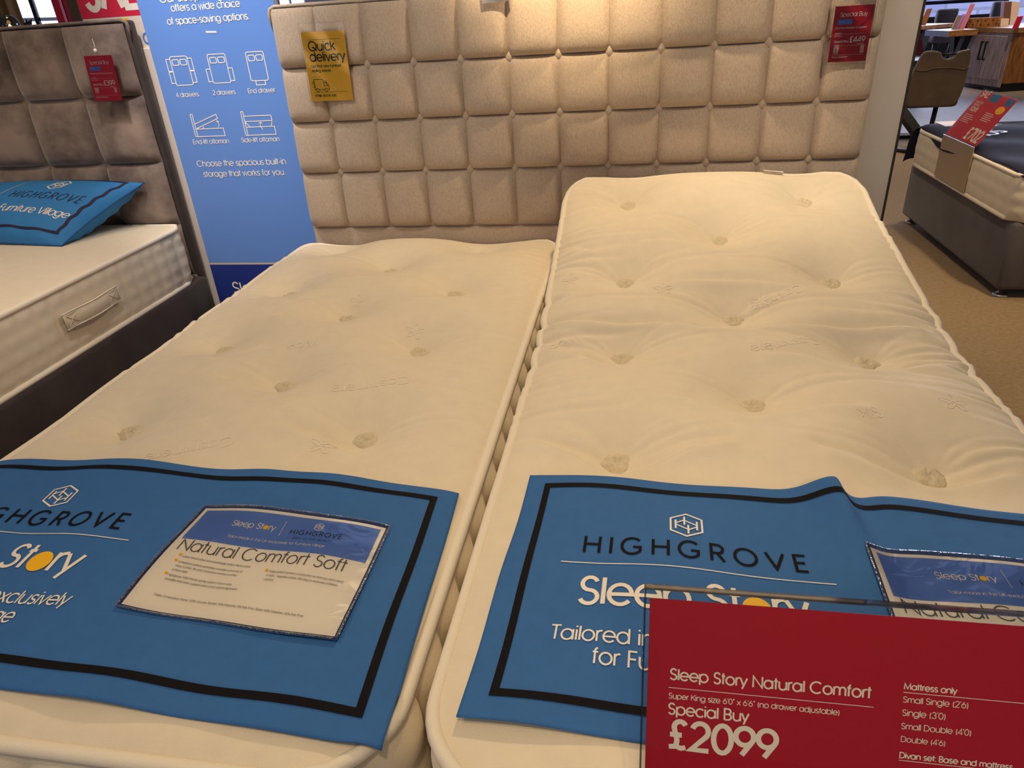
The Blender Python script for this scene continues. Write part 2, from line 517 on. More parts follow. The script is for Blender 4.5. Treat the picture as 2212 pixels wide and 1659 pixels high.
# ------------------------------------------------------------------ the setting
CARPET = mat('beige_carpet', (150, 128, 96), 0.95, 0.7, 500, 0.22, 60, sheen=0.1)
GREYCARPET = mat('grey_vinyl_floor', (150, 142, 140), 0.6, 0.1, 200, 0.12, 12)
V, F = box_vf((-5.5, -6, -0.06), (7.5, 5.4, 0.0))
tag(mesh('floor', V, F, CARPET), 'beige carpet under the beds', None, None, 'structure')
V, F = box_vf((-5.5, 5.4, -0.06), (13.0, 14.2, 0.0))
tag(mesh('floor.001', V, F, GREYCARPET), 'grey floor of the dining area beyond the carpet', None, None, 'structure')
LILAC = mat('lilac_grey_wall', (172, 166, 182), 0.8, 0.05, 80)
V, F = join([box_vf((-5.5, 14.0, 0), (3.55, 14.2, 3.2)), box_vf((12.4, 14.0, 0), (13.0, 14.2, 3.2)), box_vf((3.55, 14.0, 2.7), (12.4, 14.2, 3.2)), box_vf((3.55, 14.0, 0), (12.4, 14.2, 0.12))])
tag(mesh('wall_back', V, F, LILAC), 'pale lilac grey rear wall behind the shop displays', None, None, 'structure')
V, F = box_vf((-5.7, -6, 0), (-5.5, 14.2, 3.2))
tag(mesh('wall_left', V, F, LILAC), None, None, None, 'structure')

def daylight_mat(name, a, b, st, scale):
    m = bpy.data.materials.new(name)
    m.use_nodes = True
    nt = m.node_tree
    nt.nodes.clear()
    out = nt.nodes.new('ShaderNodeOutputMaterial')
    em = nt.nodes.new('ShaderNodeEmission')
    tc = nt.nodes.new('ShaderNodeTexCoord')
    br = nt.nodes.new('ShaderNodeTexBrick')
    br.inputs['Scale'].default_value = scale
    br.inputs['Mortar Size'].default_value = 0.03
    br.offset = 0.3
    br.inputs['Color1'].default_value = (*lin(a), 1)
    br.inputs['Color2'].default_value = (*lin(b), 1)
    br.inputs['Mortar'].default_value = (*lin(tuple((p + q) / 2.4 for p, q in zip(a, b))), 1)
    mp = nt.nodes.new('ShaderNodeMapping')
    mp.inputs['Rotation'].default_value = (math.radians(90), 0, 0)
    nt.links.new(tc.outputs['Object'], mp.inputs[0])
    nt.links.new(mp.outputs[0], br.inputs['Vector'])
    nt.links.new(br.outputs['Color'], em.inputs[0])
    em.inputs[1].default_value = st
    nt.links.new(em.outputs[0], out.inputs[0])
    return m
DAY = daylight_mat('daylight_outside', (196, 206, 250), (150, 160, 228), 1.0, 1.1)
DAY2 = mat('bright_daylight_outside', (226, 236, 255), 1, emit=1.6)
FRAMEM = mat('window_frame_grey', (150, 150, 170), 0.5)
xs = np.linspace(3.55, 12.4, 6)
for k in range(5):
    a, b = xs[k], xs[k + 1]
    w = tag(bpy.data.objects.new('window_%d' % (k + 1), None), 'tall bluish shop window pane %s' % ['beside the lilac wall', 'behind the sofa', 'behind the low tables', 'above the oak cabinet', 'at the end of the row'][k], None, None, 'structure')
    COL.objects.link(w)
    w.location = ((a + b) / 2, 14.05, 0.12)
    V, F = join([box_vf((a, 14.0, 0.12), (a + .05, 14.1, 2.7)), box_vf((b - .05, 14.0, 0.12), (b, 14.1, 2.7)), box_vf((a, 14.0, 1.0), (b, 14.1, 1.06)), box_vf((a, 14.0, 0.12), (b, 14.1, 0.2))])
    mesh('window_frame', V, F, FRAMEM, w)
    V, F = box_vf((a + .05, 14.06, .2), (b - .05, 14.08, 2.7))
    mesh('pane', V, F, DAY, w)

# ------------------------------------------------------------------ tufted headboards
def tufted(xs, zs, y, H, n=26, vs=.66):
    """padded squares between the seam lines xs and zs; front faces -y"""
    V, F, o = [], [], 0
    for i in range(len(xs) - 1):
        for j in range(len(zs) - 1):
            s = np.linspace(-1, 1, n)
            s = np.sign(s) * (1 - (1 - np.abs(s)) ** 1.6)
            U, T = np.meshgrid(s, s)
            px = np.where(U < 0, 1, 1) * np.abs(U)
            pt = np.abs(T)
            if j == len(zs) - 2: pt = np.where(T > 0, pt * 0.9, pt)
            cut = np.clip((px + pt - 1.62) / .38, 0, 1) ** 1.3
            h = H * np.clip(1 - pt ** np.where(T < 0, 5.0, 6.0), 0, 1) ** .5 * (1 - vs * px ** 6) * (1 - 0.25 * (px ** 2 + pt ** 2) / 2) * (1 - cut * cut * (3 - 2 * cut))
            h = h * (1 + 0.10 * math.sin(i * 7.1 + j * 3.3)) - 0.010 * T * h / H
            x = xs[i] + (xs[i + 1] - xs[i]) * (U + 1) / 2
            z = zs[j] + (zs[j + 1] - zs[j]) * (T + 1) / 2
            V.append(np.stack([x, y - h, z], -1).reshape(-1, 3))
            F += [[q + o for q in f] for f in grid_faces(n, n)]
            o += n * n
    return np.concatenate(V), F

def headboard(name, label, xs, zs, x0, x1, y, top, thick, H, m, mside, btn=None, panel_gap=0.004, border=True):
    r = thing(name, ((x0 + x1) / 2, y + thick / 2, 0), label, 'headboard')
    V, F = tufted(xs, zs, y, H, vs=.66 if btn else .92)
    mesh('tufted_panel', V, F, m, r, True)
    # body with rounded edge, standing on the floor
    V, F = box_vf((x0, y + 0.004, 0.0), (x1, y + thick, top), 0.012, 3)
    mesh('frame', V, F, mside, r, True)
    if zs[0] > 0.3:
        V, F = box_vf((x0 + .01, y - 0.006, 0.02), (x1 - .01, y + .01, zs[0] - .006), 0.006, 2)
        mesh('lower_panel', V, F, m, r, True)
    pts = [(x0, y, 0.03), (x0, y, top - .02), (x0 + .004, y, top - .006), (x0 + .02, y, top), (x1 - .02, y, top), (x1 - .004, y, top - .006), (x1, y, top - .02), (x1, y, 0.03)]
    Q = []
    for a, b in zip(pts[:-1], pts[1:]):
        n = max(1, int(np.linalg.norm(np.subtract(b, a)) / .05))
        Q += [np.array(a) + (np.array(b) - a) * k / n for k in range(n)]
    Q.append(np.array(pts[-1]))
    tube('piping', Q, 0.006, m, r)
    if btn:
        for j in range(1, len(zs) - 1):
            for i in range(1, len(xs) - 1):
                prof = [(0.0005, -.006), (.010, -.003), (.0125, .001), (.011, .006)]
                V, F = lathe_vf((0, 0, 0), prof, 14, 1)
                V = V * np.array([1, 1, 1.25]) + np.array([xs[i], y - 0.004, zs[j]])
                mesh('button', V, F, m, r, True)
    return r

c = 0.1525
hx = [-0.905] + [(k - 6) * c for k in range(1, 12)] + [0.908]
hz = [0.645, 0.833, 0.999, 1.165, 1.336]
headboard('headboard', 'beige buttoned headboard with small padded squares behind the two cream mattresses', hx, hz, -0.912, 0.915, 0.0, 1.342, 0.085, 0.034, BEIGE, BEIGE, btn=True)
gx = [-3.115 + 0.2545 * k for k in range(7)]
gz = [0.392, 0.60, 0.847, 1.09, 1.330]
headboard('headboard', 'grey brown velvet headboard with large padded squares behind the blue pillow', gx, gz, -3.14, -1.573, 0.22, 1.340, 0.052, 0.052, VELVET, VELVETD)

# ------------------------------------------------------------------ partition boards behind the headboards
o = box('partition_board', (0.60, 0.092, 0), (1.037, 0.125, 1.50), GREYLAM, None, 0.002, loc=(0.82, .11, 0), seg=1)
tag(o, 'tall plain grey board standing at the right end of the beige headboard', 'board')
box('edge_trim', (1.036, 0.088, 0), (1.042, 0.128, 1.50), DARKEDGE, o)
o = box('partition_board', (-3.3, 0.29, 0), (-1.40, 0.32, 1.245), CREAM, None, 0.002, loc=(-2.3, .34, 0), seg=1)
tag(o, 'cream board edge between the grey headboard and the blue bed storage panel', 'board')

# blue storage panel
r = thing('display_panel', (-1.21, 0.165, 0), 'tall blue display panel about bed storage between the two headboards', 'sign')
PXL, PXR, PYF = -1.461, -0.962, 0.150
box('board', (PXL, PYF, 0), (PXR, PYF + .028, 1.75), GREYLAM, r)
V = [(PXL, PYF - .0006, 0.46), (PXR, PYF - .0006, 0.46), (PXR, PYF - .0006, 1.75), (PXL, PYF - .0006, 1.75)]
mesh('blue_print', V, [[0, 1, 2, 3]], PANELBLUE, r)
zb = float(PY(560, 571, PYF)[2])
V = [(PXL, PYF - .0009, 0.0), (PXR, PYF - .0009, 0.0), (PXR, PYF - .0009, zb), (PXL, PYF - .0009, zb)]
mesh('navy_print', V, [[0, 1, 2, 3]], PANELNAVY, r)
pm = plane_map((0, PYF, 0), (1, 0, 0), (0, 0, 1), 0.0016)
ink = Ink(pm)
def ptxt(s, u0, v0, u1, v1, y=PYF, w=9, tr=0, ink_=None, hs=1.0):
    a, b = PY(u0, v0, y), PY(u1, v1, y)
    L = abs(b[0] - a[0])
    k = L / text_width(s, tr) * 100
    (ink_ or ink).text(s, a[0], (a[2] + b[2]) / 2, size=k * hs, w=w, track=tr, sx=1 / hs)
def flush(name):
    global ink
    ink.build(name, WHITEINK, r)
    ink = Ink(pm)
ptxt('offers a wide choice', 371, 25, 520, 14, w=10.5)
ptxt('of space-saving options.', 363, 54, 540, 41, w=10.5)
ptxt('Our sleep range', 346, 6, 494, -6, w=10.5)
flush('headline_lettering')
a, b = PY(445, 69, PYF), PY(468, 69, PYF)
ink.line([(a[0], a[2]), (b[0], b[2])], .0055)
flush('dash_print')
for t_ in (('4 drawers', 382, 211, 431, 207), ('2 drawers', 461, 206, 510, 202), ('End drawer', 537, 202, 596, 198), ('End-lift ottoman', 419, 313, 496, 307), ('Side-lift ottoman', 523, 309, 605, 303)):
    ptxt(*t_, w=9)
    flush('caption_lettering')
ptxt('Choose the spacious built-in', 428, 362, 619, 352, w=9)
ptxt('storage that works for you.', 442, 384, 617, 375, w=9)
flush('slogan_lettering')
ptxt('Sleep Story', 507, 638, 663, 630, w=9)
flush('logo_lettering')
def icon(u0, v0, u1, v1, body):
    """u0,v0 bed's top left pixel, u1,v1 bottom right"""
    a, b = PY(u0, v0, PYF), PY(u1, v1, PYF)
    x0, x1, z1, z0 = a[0], b[0], a[2], b[2]
    body(x0, z0, x1, z1)
    flush('bed_icon')
LW = .0028
def plan(kind):
    def f(x0, z0, x1, z1):
        w, h = x1 - x0, z1 - z0
        ink.line(rrect(x0, z0, x1, z1, .006), LW, True)
        for s in (0.10, 0.55):
            ink.line(rrect(x0 + s * w, z1 - .30 * h, x0 + (s + .36) * w, z1 - .11 * h, .004), LW, True)
        d = .016
        if kind == 4:
            for sx, xx in ((-1, x0), (1, x1)):
                for za, zc in ((.50, .92), (.08, .48)):
                    ink.line([(xx, z0 + za * h), (xx + sx * d, z0 + za * h), (xx + sx * d, z0 + zc * h), (xx, z0 + zc * h)], LW)
        if kind == 2:
            for sx, xx in ((-1, x0), (1, x1)):
                ink.line([(xx, z0 + .06 * h), (xx + sx * d, z0 + .06 * h), (xx + sx * d, z0 + .50 * h), (xx, z0 + .50 * h)], LW)
        if kind == 1:
            ink.line([(x0 + .25 * w, z0), (x0 + .25 * w, z0 - .014), (x0 + .78 * w, z0 - .014), (x0 + .78 * w, z0)], LW)
    return f
icon(366, 123, 419, 183, plan(4))
icon(447, 118, 500, 178, plan(2))
icon(530, 113, 581, 173, plan(1))
def side(lift):
    def f(x0, z0, x1, z1):
        w, h = x1 - x0, z1 - z0
        ink.line(rrect(x0, z0, x0 + .07 * w, z1, .002), LW, True)
        ink.line([(x0 + .07 * w, z0), (x1, z0), (x1, z0 + .34 * h), (x0 + .07 * w, z0 + .34 * h)], LW)
        if lift == 'end':
            ink.line([(x0 + .10 * w, z0 + .36 * h), (x0 + .88 * w, z0 + .76 * h), (x0 + .86 * w, z0 + .95 * h), (x0 + .07 * w, z0 + .56 * h)], LW)
            ink.line([(x0 + .30 * w, z0 + .34 * h), (x0 + .36 * w, z0 + .44 * h)], LW)
            ink.line([(x0 + .84 * w, z0 + .38 * h), (x0 + .89 * w, z0 + .5 * h), (x0 + .85 * w, z0 + .68 * h)], LW * .8)
            ink.line([(x0 + .80 * w, z0 + .62 * h), (x0 + .85 * w, z0 + .68 * h), (x0 + .90 * w, z0 + .62 * h)], LW * .8)
        else:
            ink.line(rrect(x0 + .07 * w, z0 + .58 * h, x0 + .96 * w, z0 + .80 * h, .003), LW, True)
            ink.line([(x0 + .07 * w, z0 + .56 * h), (x0 + .20 * w, z0 + .36 * h)], LW)
            ink.line([(x0 + .96 * w, z0 + .56 * h), (x0 + .90 * w, z0 + .36 * h)], LW)
            ink.line([(x0 + .60 * w, z0 + .22 * h), (x0 + .54 * w, z0 + .36 * h), (x0 + .57 * w, z0 + .54 * h)], LW * .8)
            ink.line([(x0 + .51 * w, z0 + .47 * h), (x0 + .57 * w, z0 + .54 * h), (x0 + .62 * w, z0 + .47 * h)], LW * .8)
    return f
icon(411, 247, 487, 293, side('end'))
icon(520, 241, 597, 290, side('side'))

# sale sign standing above the cream board
SY = 0.300
r = thing('sale_sign', (-1.75, SY, 1.245), 'red and white SALE sign above the corner of the grey headboard', 'sign')
a = PY(178, 48, SY)
xl = float(PY(172, 20, SY)[0])
box('board', (xl, SY, 1.245), (-1.42, SY + .012, 1.85), CREAM, r)
zr = float(PY(230, 38, SY)[2])
zy = float(PY(230, 42, SY)[2])
V = [(xl, SY - .0006, zr), (-1.42, SY - .0006, zr), (-1.42, SY - .0006, 1.85), (xl, SY - .0006, 1.85)]
mesh('red_print', V, [[0, 1, 2, 3]], REDTAG, r)
V = [(xl, SY - .0006, zy - .045), (-1.62, SY - .0006, zy - .045), (-1.62, SY - .0006, zy), (xl, SY - .0006, zy)]
mesh('yellow_print', V, [[0, 1, 2, 3]], YELLOWINK, r)
si = Ink(plane_map((0, SY, 0), (1, 0, 0), (0, 0, 1), .0014))
a, b = PY(190, 27, SY), PY(338, 21, SY)
si.text('SALE', a[0], a[2] + .008, size=(b[0] - a[0]) / text_width('SALE', 4) * 100 * 1.35, w=17, track=4, sx=1 / 1.35)
si.build('lettering', WHITEINK, r)
q = PY(316, 83, SY)
si = Ink(plane_map((0, SY, 0), (1, 0, 0), (0, 0, 1), .0014))
t = np.linspace(0, 2 * math.pi, 30, endpoint=False)
si.line(np.stack([q[0] + .004 + .014 * np.cos(t), q[2] + .017 * np.sin(t)], 1), .006, True)
si.build('ring_print', HEADERBLUE, r)

# ------------------------------------------------------------------ mattresses
class Mattress:
    def __init__(s, x0, x1, yf, yh, prof, crown=0.018, rc=0.10, thick=0.25, tufts=(), crease=0.003, style='left', pinch=()):
        s.x0, s.x1, s.yf, s.yh, s.prof, s.crown, s.rc, s.thick = x0, x1, yf, yh, prof, crown, rc, thick
        s.tufts, s.crease, s.style, s.pinch = list(tufts), crease, style, list(pinch)
        s.xc, s.hw = (x0 + x1) / 2, (x1 - x0) / 2
        s.folds = []
    def add_fold(s, px, amp):
        P = []
        for u, v in px:
            z0 = .62
            for _ in range(12):
                p = PZ(u, v, z0)
                z0 = .5 * z0 + .5 * float(s.base(p[:1], p[1:2])[0]) - .003
            P.append(p)
        P = np.array(P)
        o = np.argsort(P[:, 0])
        xs = np.linspace(P[o[0], 0], P[o[-1], 0], 80)
        ys = np.interp(xs, P[o, 0], P[o, 1])
        kr = np.hanning(11)
        ys = np.convolve(np.pad(ys, 5, mode='edge'), kr / kr.sum(), 'valid')
        s.folds.append((xs, ys, amp))
    def base(s, x, y):
        un = np.clip(np.abs(x - s.xc) / s.hw, 0, 1)
        dy = np.minimum(y - s.yf, s.yh - y)
        cr = s.crown
        if s.crown > .03:
            t_ = np.clip((y + 1.44) / .22, 0, 1)
            cr = .020 + (s.crown - .020) * t_ * t_ * (3 - 2 * t_)
        return s.prof(y) + cr * (1 - un ** 4) * (1 - np.exp(-np.clip(dy, 0, 9) / .06)) - 0.006 * np.exp(-np.clip(dy, 0, 9) / .012) - 0.006 * np.exp(-(1 - un) * s.hw / .010)
    def z(s, x, y, k=1.0):
        z = s.base(x, y)
        if k:
            for (tx, ty) in s.tufts:
                r2 = (x - tx) ** 2 + (y - ty) ** 2
                r = np.sqrt(r2)
                z = z - k * (.026 * np.exp(-(r / .048) ** 1.3) + .036 * np.exp(-(r / .115) ** 2))
            z = z - k * s.creases(x, y)
        return z
    def creases(s, x, y):
        out = np.zeros_like(x)
        for n, (tx, ty) in enumerate(s.tufts):
            for sd in (-1, 1):
                for m in range(3 if s.style == 'left' else 4):
                    rg = np.random.default_rng(n * 31 + m * 7 + (sd > 0) * 3 + (100 if s.style == 'right' else 0))
                    L = (.15 + .13 * rg.random()) * (1.25 if m == 0 else .8)
                    a = .55 * s.crease * (1, .6, .5, .4)[m] * (.6 + .6 * rg.random())
                    off = (0, .016, -.020, .034)[m] + .006 * rg.random()
                    arch = (.030 + .03 * rg.random())
                    dx = np.clip((x - tx) * sd, 0, None)
                    q = dx / L
                    yc = ty + off * np.minimum(1, q * 3) + arch * np.sin(np.clip(q, 0, 1.2) * 1.45)
                    d = y - yc
                    env = np.where((x - tx) * sd > 0.012, np.clip(q * 6, 0, 1) * np.clip(1.25 - q, 0, 1), 0)
                    w = .007
                    out += a * env * (np.exp(-(d / w) ** 2) - .55 * np.exp(-((d + 2.1 * w) / (1.6 * w)) ** 2))
        for (fx, fy, fa) in s.folds:
            yc = np.interp(x, fx, fy)
            env = np.clip((x - fx[0]) / .035, 0, 1) * np.clip((fx[-1] - x) / .035, 0, 1)
            d = y - yc
            out += 1.7 * fa * env * (np.exp(-(d / np.where(d > 0, .022, .005)) ** 2) - .85 * np.exp(-((d + .017) / np.where(d > -.017, .010, .022)) ** 2))
        # fine gathers running in from the long edges
        rg = np.random.default_rng(77 if s.style == 'right' else 78)
        if s.crease:
            for q in range(34 if s.style == 'right' else 22):
                sd = 1 if q % 2 else -1
                yq = -1.25 + 1.0 * rg.random() if s.style == 'right' else -1.2 + 1.1 * rg.random()
                L, am, bow = .10 + .22 * rg.random(), s.crease * (.35 + .5 * rg.random()), (rg.random() - .3) * .05
                din = s.hw - (x - s.xc) * sd
                q_ = din / L
                d = y - yq - bow * q_
                out += am * np.clip(1 - q_, 0, 1) * np.exp(-(d / .008) ** 2) - .6 * am * np.clip(1 - q_, 0, 1) * np.exp(-((d + .017) / .011) ** 2)
        # soft cross wrinkles at the sides where the mattress bends
        for (py, amp) in s.pinch:
            un = np.abs(x - s.xc) / s.hw
            d = y - py - .03 * (1 - un)
            out += amp * .55 * np.clip((un - .55) / .45, 0, 1) * (np.exp(-(d / .008) ** 2) - .4 * np.exp(-((d + .018) / .012) ** 2))
        return out
    def outline(s, n=None):
        return s.loop
    def build(s, root, quilt=(.085, 3), qa=.010, res=.006):
        ny, nx = int((s.yh - s.yf) / res), int((s.x1 - s.x0) / res)
        # denser rows near the rounded ends
        t = np.linspace(0, 1, ny)
        yy = s.yf + (s.yh - s.yf) * t
        dy = np.minimum(yy - s.yf, s.yh - yy)
        w = np.where(dy < s.rc, s.hw - s.rc + np.sqrt(np.clip(s.rc ** 2 - (s.rc - dy) ** 2, 0, None)), s.hw)
        u = np.linspace(-1, 1, nx)
        u = np.sign(u) * (1 - (1 - np.abs(u)) ** 1.15)
        Yg = np.repeat(yy[:, None], nx, 1)
        Wd = np.repeat(w[:, None], nx, 1)
        pin = np.zeros(ny)
        zpin = np.zeros(ny)
        for (py, amp) in s.pinch:
            pin += 1.6 * amp * np.exp(-np.abs(yy - py) / .016)
            zpin += 1.0 * amp * np.exp(-np.abs(yy - py) / .02)
        Xg = s.xc + u[None] * (Wd - pin[:, None] * np.abs(u[None]) ** 12)
        if s.style == 'right':
            tp = np.clip((yy + .72) / .62, 0, 1)
            Xg = Xg - (.028 * tp * tp * (3 - 2 * tp))[:, None] * (u[None] + 1) / 2
        Zg = s.z(Xg, Yg) - zpin[:, None] * np.abs(u[None]) ** 12
        V = np.stack([Xg, Yg, Zg], -1).reshape(-1, 3)
        F = grid_faces(nx, ny)
        idx = np.arange(nx * ny).reshape(ny, nx)
        loop = np.concatenate([idx[0, :-1], idx[:-1, -1], idx[-1, ::-1][:-1], idx[::-1, 0][:-1]])
        P = V[loop]
        # outward normals along the loop
        T = np.roll(P, -1, 0) - np.roll(P, 1, 0)
        N = np.stack([T[:, 1], -T[:, 0], 0 * T[:, 0]], 1)
        N /= np.linalg.norm(N, axis=1)[:, None] + 1e-12
        s.loop, s.loopN = P, N
        arc = np.concatenate([[0], np.cumsum(np.linalg.norm(np.diff(P, axis=0), axis=1))])
        rows = 15
        base = len(V)
        Q, rq = quilt
        VV = [V]
        for k in range(1, rows + 1):
            h = k / rows
            a = np.abs(np.sin(math.pi * arc / Q)) ** .6
            b = abs(math.sin(math.pi * min(1, max(0, (h - .06) / .88)) * rq)) ** .6
            off = .004 + qa * a * b + .006 * math.sin(math.pi * h) 
            p = P + N * (off if np.ndim(off) else off * np.ones(len(P)))[:, None]
            p[:, 2] = P[:, 2] - s.thick * h
            VV.append(p)
        n = len(P)
        prev = loop
        for k in range(rows):
            cur = base + k * n + np.arange(n)
            nxt = np.roll(cur, -1)
            pn = np.roll(prev, -1)
            F += np.stack([prev, cur, nxt, pn], 1).tolist()
            prev = cur
        F.append(prev[::-1].tolist())
        mesh('cover', np.concatenate(VV), F, TICK, root, True)
        st = 4
        pl = P + N * .004 + np.array([0, 0, -.004])
        tube('top_piping', pl[::st], .0095, PIPE, root, True, 8)
        tube('bottom_piping', (P + N * .007 + np.array([0, 0, -s.thick + .006]))[::st * 2], .0095, PIPE, root, True, 8)
        # seam line inside the tape
        return s
    def add_tufts(s, root, R=.0235):
        n1, n2 = 9, 22
        for i, (tx, ty) in enumerate(s.tufts):
            rg = np.random.default_rng(i + 5)
            th = np.linspace(0, 2 * math.pi, n2, endpoint=False)
            V, F = [], []
            ph = rg.random() * 6
            for k in range(n1):
                q = k / (n1 - 1)
                r = R * q * (1 + .10 * np.sin(3 * th + ph) + .06 * np.sin(5 * th + 2 * ph)) * (1.15 if True else 1)
                hh = .0135 * (math.sqrt(max(0, 1 - q ** 2.6))) - .006 * math.exp(-(q / .25) ** 2)
                bump = .0028 * np.sin(6 * th + q * 9 + ph) * (q * (1 - q) * 4)
                x, y = tx + r * np.cos(th) * 1.12, ty + r * np.sin(th)
                zc = float(s.z(np.array([tx]), np.array([ty]))[0]) + .001
                e = 0.01
                gx_ = float((s.base(np.array([tx + e]), np.array([ty])) - s.base(np.array([tx - e]), np.array([ty])))[0]) / (2 * e)
                gy_ = float((s.base(np.array([tx]), np.array([ty + e])) - s.base(np.array([tx]), np.array([ty - e])))[0]) / (2 * e)
                z = zc + gx_ * (x - tx) + gy_ * (y - ty) + hh + bump - .004 * (q > .95)
                V.append(np.stack([x, y, z], 1))
            for k in range(n1 - 1):
                for j in range(n2):
                    F.append([k * n2 + j, k * n2 + (j + 1) % n2, (k + 1) * n2 + (j + 1) % n2, (k + 1) * n2 + j])
            mesh('tuft', np.concatenate(V), F, TUFTM, root, True)

flat = lambda z0: (lambda y: np.full_like(np.asarray(y, float), z0))
LX = -0.505
rowsL = [-0.160 - 0.1865 * i for i in range(7)]
TL = []
for i, y in enumerate(rowsL):
    TL += [(LX - .252, y), (LX + .252, y)] if i % 2 == 0 else [(LX, y)]
ML = Mattress(-0.925, -0.014, -1.925, -0.045, flat(0.600), .046, .10, .25, TL, .0042, 'left')
for px in ([(430, 807), (506, 807), (564, 816), (597, 830), (615, 841)], [(615, 843), (644, 838), (687, 827), (770, 822)],
           [(579, 675), (651, 677), (705, 688), (740, 697)], [(127, 928), (181, 923), (224, 927), (262, 938)], [(300, 930), (362, 910), (470, 898)],
           [(590, 905), (615, 910), (687, 921), (780, 952)], [(391, 755), (427, 753), (478, 766)], [(510, 760), (579, 746), (640, 742)], [(520, 650), (580, 640), (640, 645)], [(650, 640), (720, 632)]):
    ML.add_fold(px, .0032)
r = thing('mattress', (-0.47, -0.98, 0.345), 'cream tufted mattress lying flat, left half of the double bed', 'mattress', 'cream single mattresses on the adjustable bed')
ML.build(r, (.10, 3), qa=.016, res=.0045)
ML.add_tufts(r)

py_ = np.array([-2.1, -1.2, -1.08, -0.98, -0.90, -0.82, -0.69, -0.58, -0.465, -0.30, -0.16, -0.08, 0.05])
pz_ = np.array([0.600, 0.600, 0.601, 0.604, 0.610, 0.617, 0.637, 0.657, 0.683, 0.722, 0.774, 0.812, 0.880])
dn = np.linspace(-2.1, 0.05, 900)
dz = np.interp(dn, py_, pz_)
kk = np.hanning(61)
kk /= kk.sum()
dz = np.convolve(np.pad(dz, 30, mode='edge'), kk, 'valid')
profR = lambda y: np.interp(y, dn, dz)
RX = 0.472
rowsR = [-.195, -.392, -.592, -.772, -.937, -1.125, -1.308]
TR = []
for i, y in enumerate(rowsR):
    TR += [(RX - .252, y), (RX + .252, y)] if i % 2 == 0 else [(RX, y)]
PIN = [(-0.70, .006), (-0.80, .007), (-0.885, .006), (-0.985, .007), (-1.06, .003)]
MR = Mattress(0.030, 0.912, -1.925, -0.072, profR, .050, .12, .25, TR, .0085, 'right', PIN)
for px, am in (([(1190, 640), (1260, 628), (1343, 620), (1400, 605), (1480, 597), (1560, 595), (1650, 598), (1720, 610), (1785, 622), (1850, 618), (1920, 622), (1985, 645)], .0045),
               ([(1168, 715), (1250, 690), (1330, 686), (1420, 685), (1480, 692), (1540, 703), (1578, 704), (1640, 697), (1720, 692), (1830, 693), (1940, 698), (2015, 718)], .0060),
               ([(1158, 762), (1220, 752), (1290, 758), (1343, 778), (1420, 765), (1500, 755)], .0045), ([(1160, 745), (1240, 742), (1310, 760)], .003),
               ([(1640, 752), (1740, 758), (1800, 775), (1860, 786), (1930, 778), (2000, 775), (2070, 790)], .0045), ([(1900, 762), (1980, 758), (2050, 772)], .003),
               ([(1440, 842), (1530, 856), (1580, 872), (1635, 878), (1700, 866), (1780, 862), (1890, 868)], .0040),
               ([(1150, 950), (1250, 958), (1300, 970), (1340, 985), (1420, 975), (1500, 955), (1600, 948)], .0045), ([(1400, 950), (1480, 938), (1600, 935)], .003),
               ([(1740, 950), (1850, 965), (1930, 990), (2010, 1010), (2080, 1003), (2205, 1010)], .0050), ([(1760, 965), (1860, 985), (1950, 1005)], .0025),
               ([(1380, 515), (1450, 510), (1510, 525), (1547, 532), (1600, 520), (1680, 510)], .0030), ([(1195, 545), (1250, 535), (1300, 540)], .002)):
    MR.add_fold(px, am)
r = thing('mattress', (0.476, -1.0, 0.345), 'cream tufted mattress with its head end raised, right half of the double bed', 'mattress', 'cream single mattresses on the adjustable bed')
MR.build(r, qa=.006, res=.0045)
MR.add_tufts(r)
# small white law label at the head edge
ly = -0.078
a, b = PY(1648, 366, ly), PY(1692, 369, ly)
V = [(a[0], ly - .012, a[2] - .008), (b[0], ly - .012, a[2] - .008), (b[0], ly + .008, a[2] + .003), (a[0], ly + .008, a[2] + .003)]
zz = MR.z(np.array([v[0] for v in V]), np.array([min(v[1], -.08) for v in V])) + .006
V = [(v[0], v[1], q + .003) for v, q in zip(V, zz)]
lb = mesh('care_label', V, [[0, 1, 2, 3]], PAPER, r)

# faint woven words and flowers on the ticking
WOVEN = mat('woven_motif', (240, 230, 210), .7, .3, 500)
def woven(m, root, words, flowers):
    k = None
    def mp_at(cx, cy, a):
        ca, sa = math.cos(a), math.sin(a)
        def f(P, kk=0.0):
            x, y = cx + ca * P[:, 0] - sa * P[:, 1], cy + sa * P[:, 0] + ca * P[:, 1]
            return np.stack([x, y, m.z(x, y) + .0008 + kk], 1)
        return f
    for i, (u, v, a, s_) in enumerate(words):
        z0 = .61
        for _ in range(4):
            p = PZ(u, v, z0)
            z0 = float(m.z(p[:1], p[1:2])[0])
        k = Ink(mp_at(p[0], p[1], a), .01)
        k.text(s_, 0, 0, size=.034, w=4.5, align='c')
        k.build('woven_lettering', WOVEN, root)
    for (u, v) in flowers:
        z0 = .61
        for _ in range(4):
            p = PZ(u, v, z0)
            z0 = float(m.z(p[:1], p[1:2])[0])
        k = Ink(mp_at(p[0], p[1], .3), .01)
        for q in range(5):
            t = np.linspace(0, 2 * math.pi, 12, endpoint=False)
            c_, s_ = math.cos(q * 1.257), math.sin(q * 1.257)
            ex_, ey_ = .014 + .011 * np.cos(t), .0055 * np.sin(t)
            k.line(np.stack([c_ * ex_ - s_ * ey_, s_ * ex_ + c_ * ey_], 1), .0014, True)
        k.build('woven_motif', WOVEN, root)
WM = {o.name: o for o in COL.objects}
woven(ML, WM['mattress'], [(800, 825, 3.5, 'Cashmere'), (410, 962, 3.5, 'Cashmere'), (650, 740, 3.5, 'Wool')], [(895, 707), (697, 962), (770, 640)])
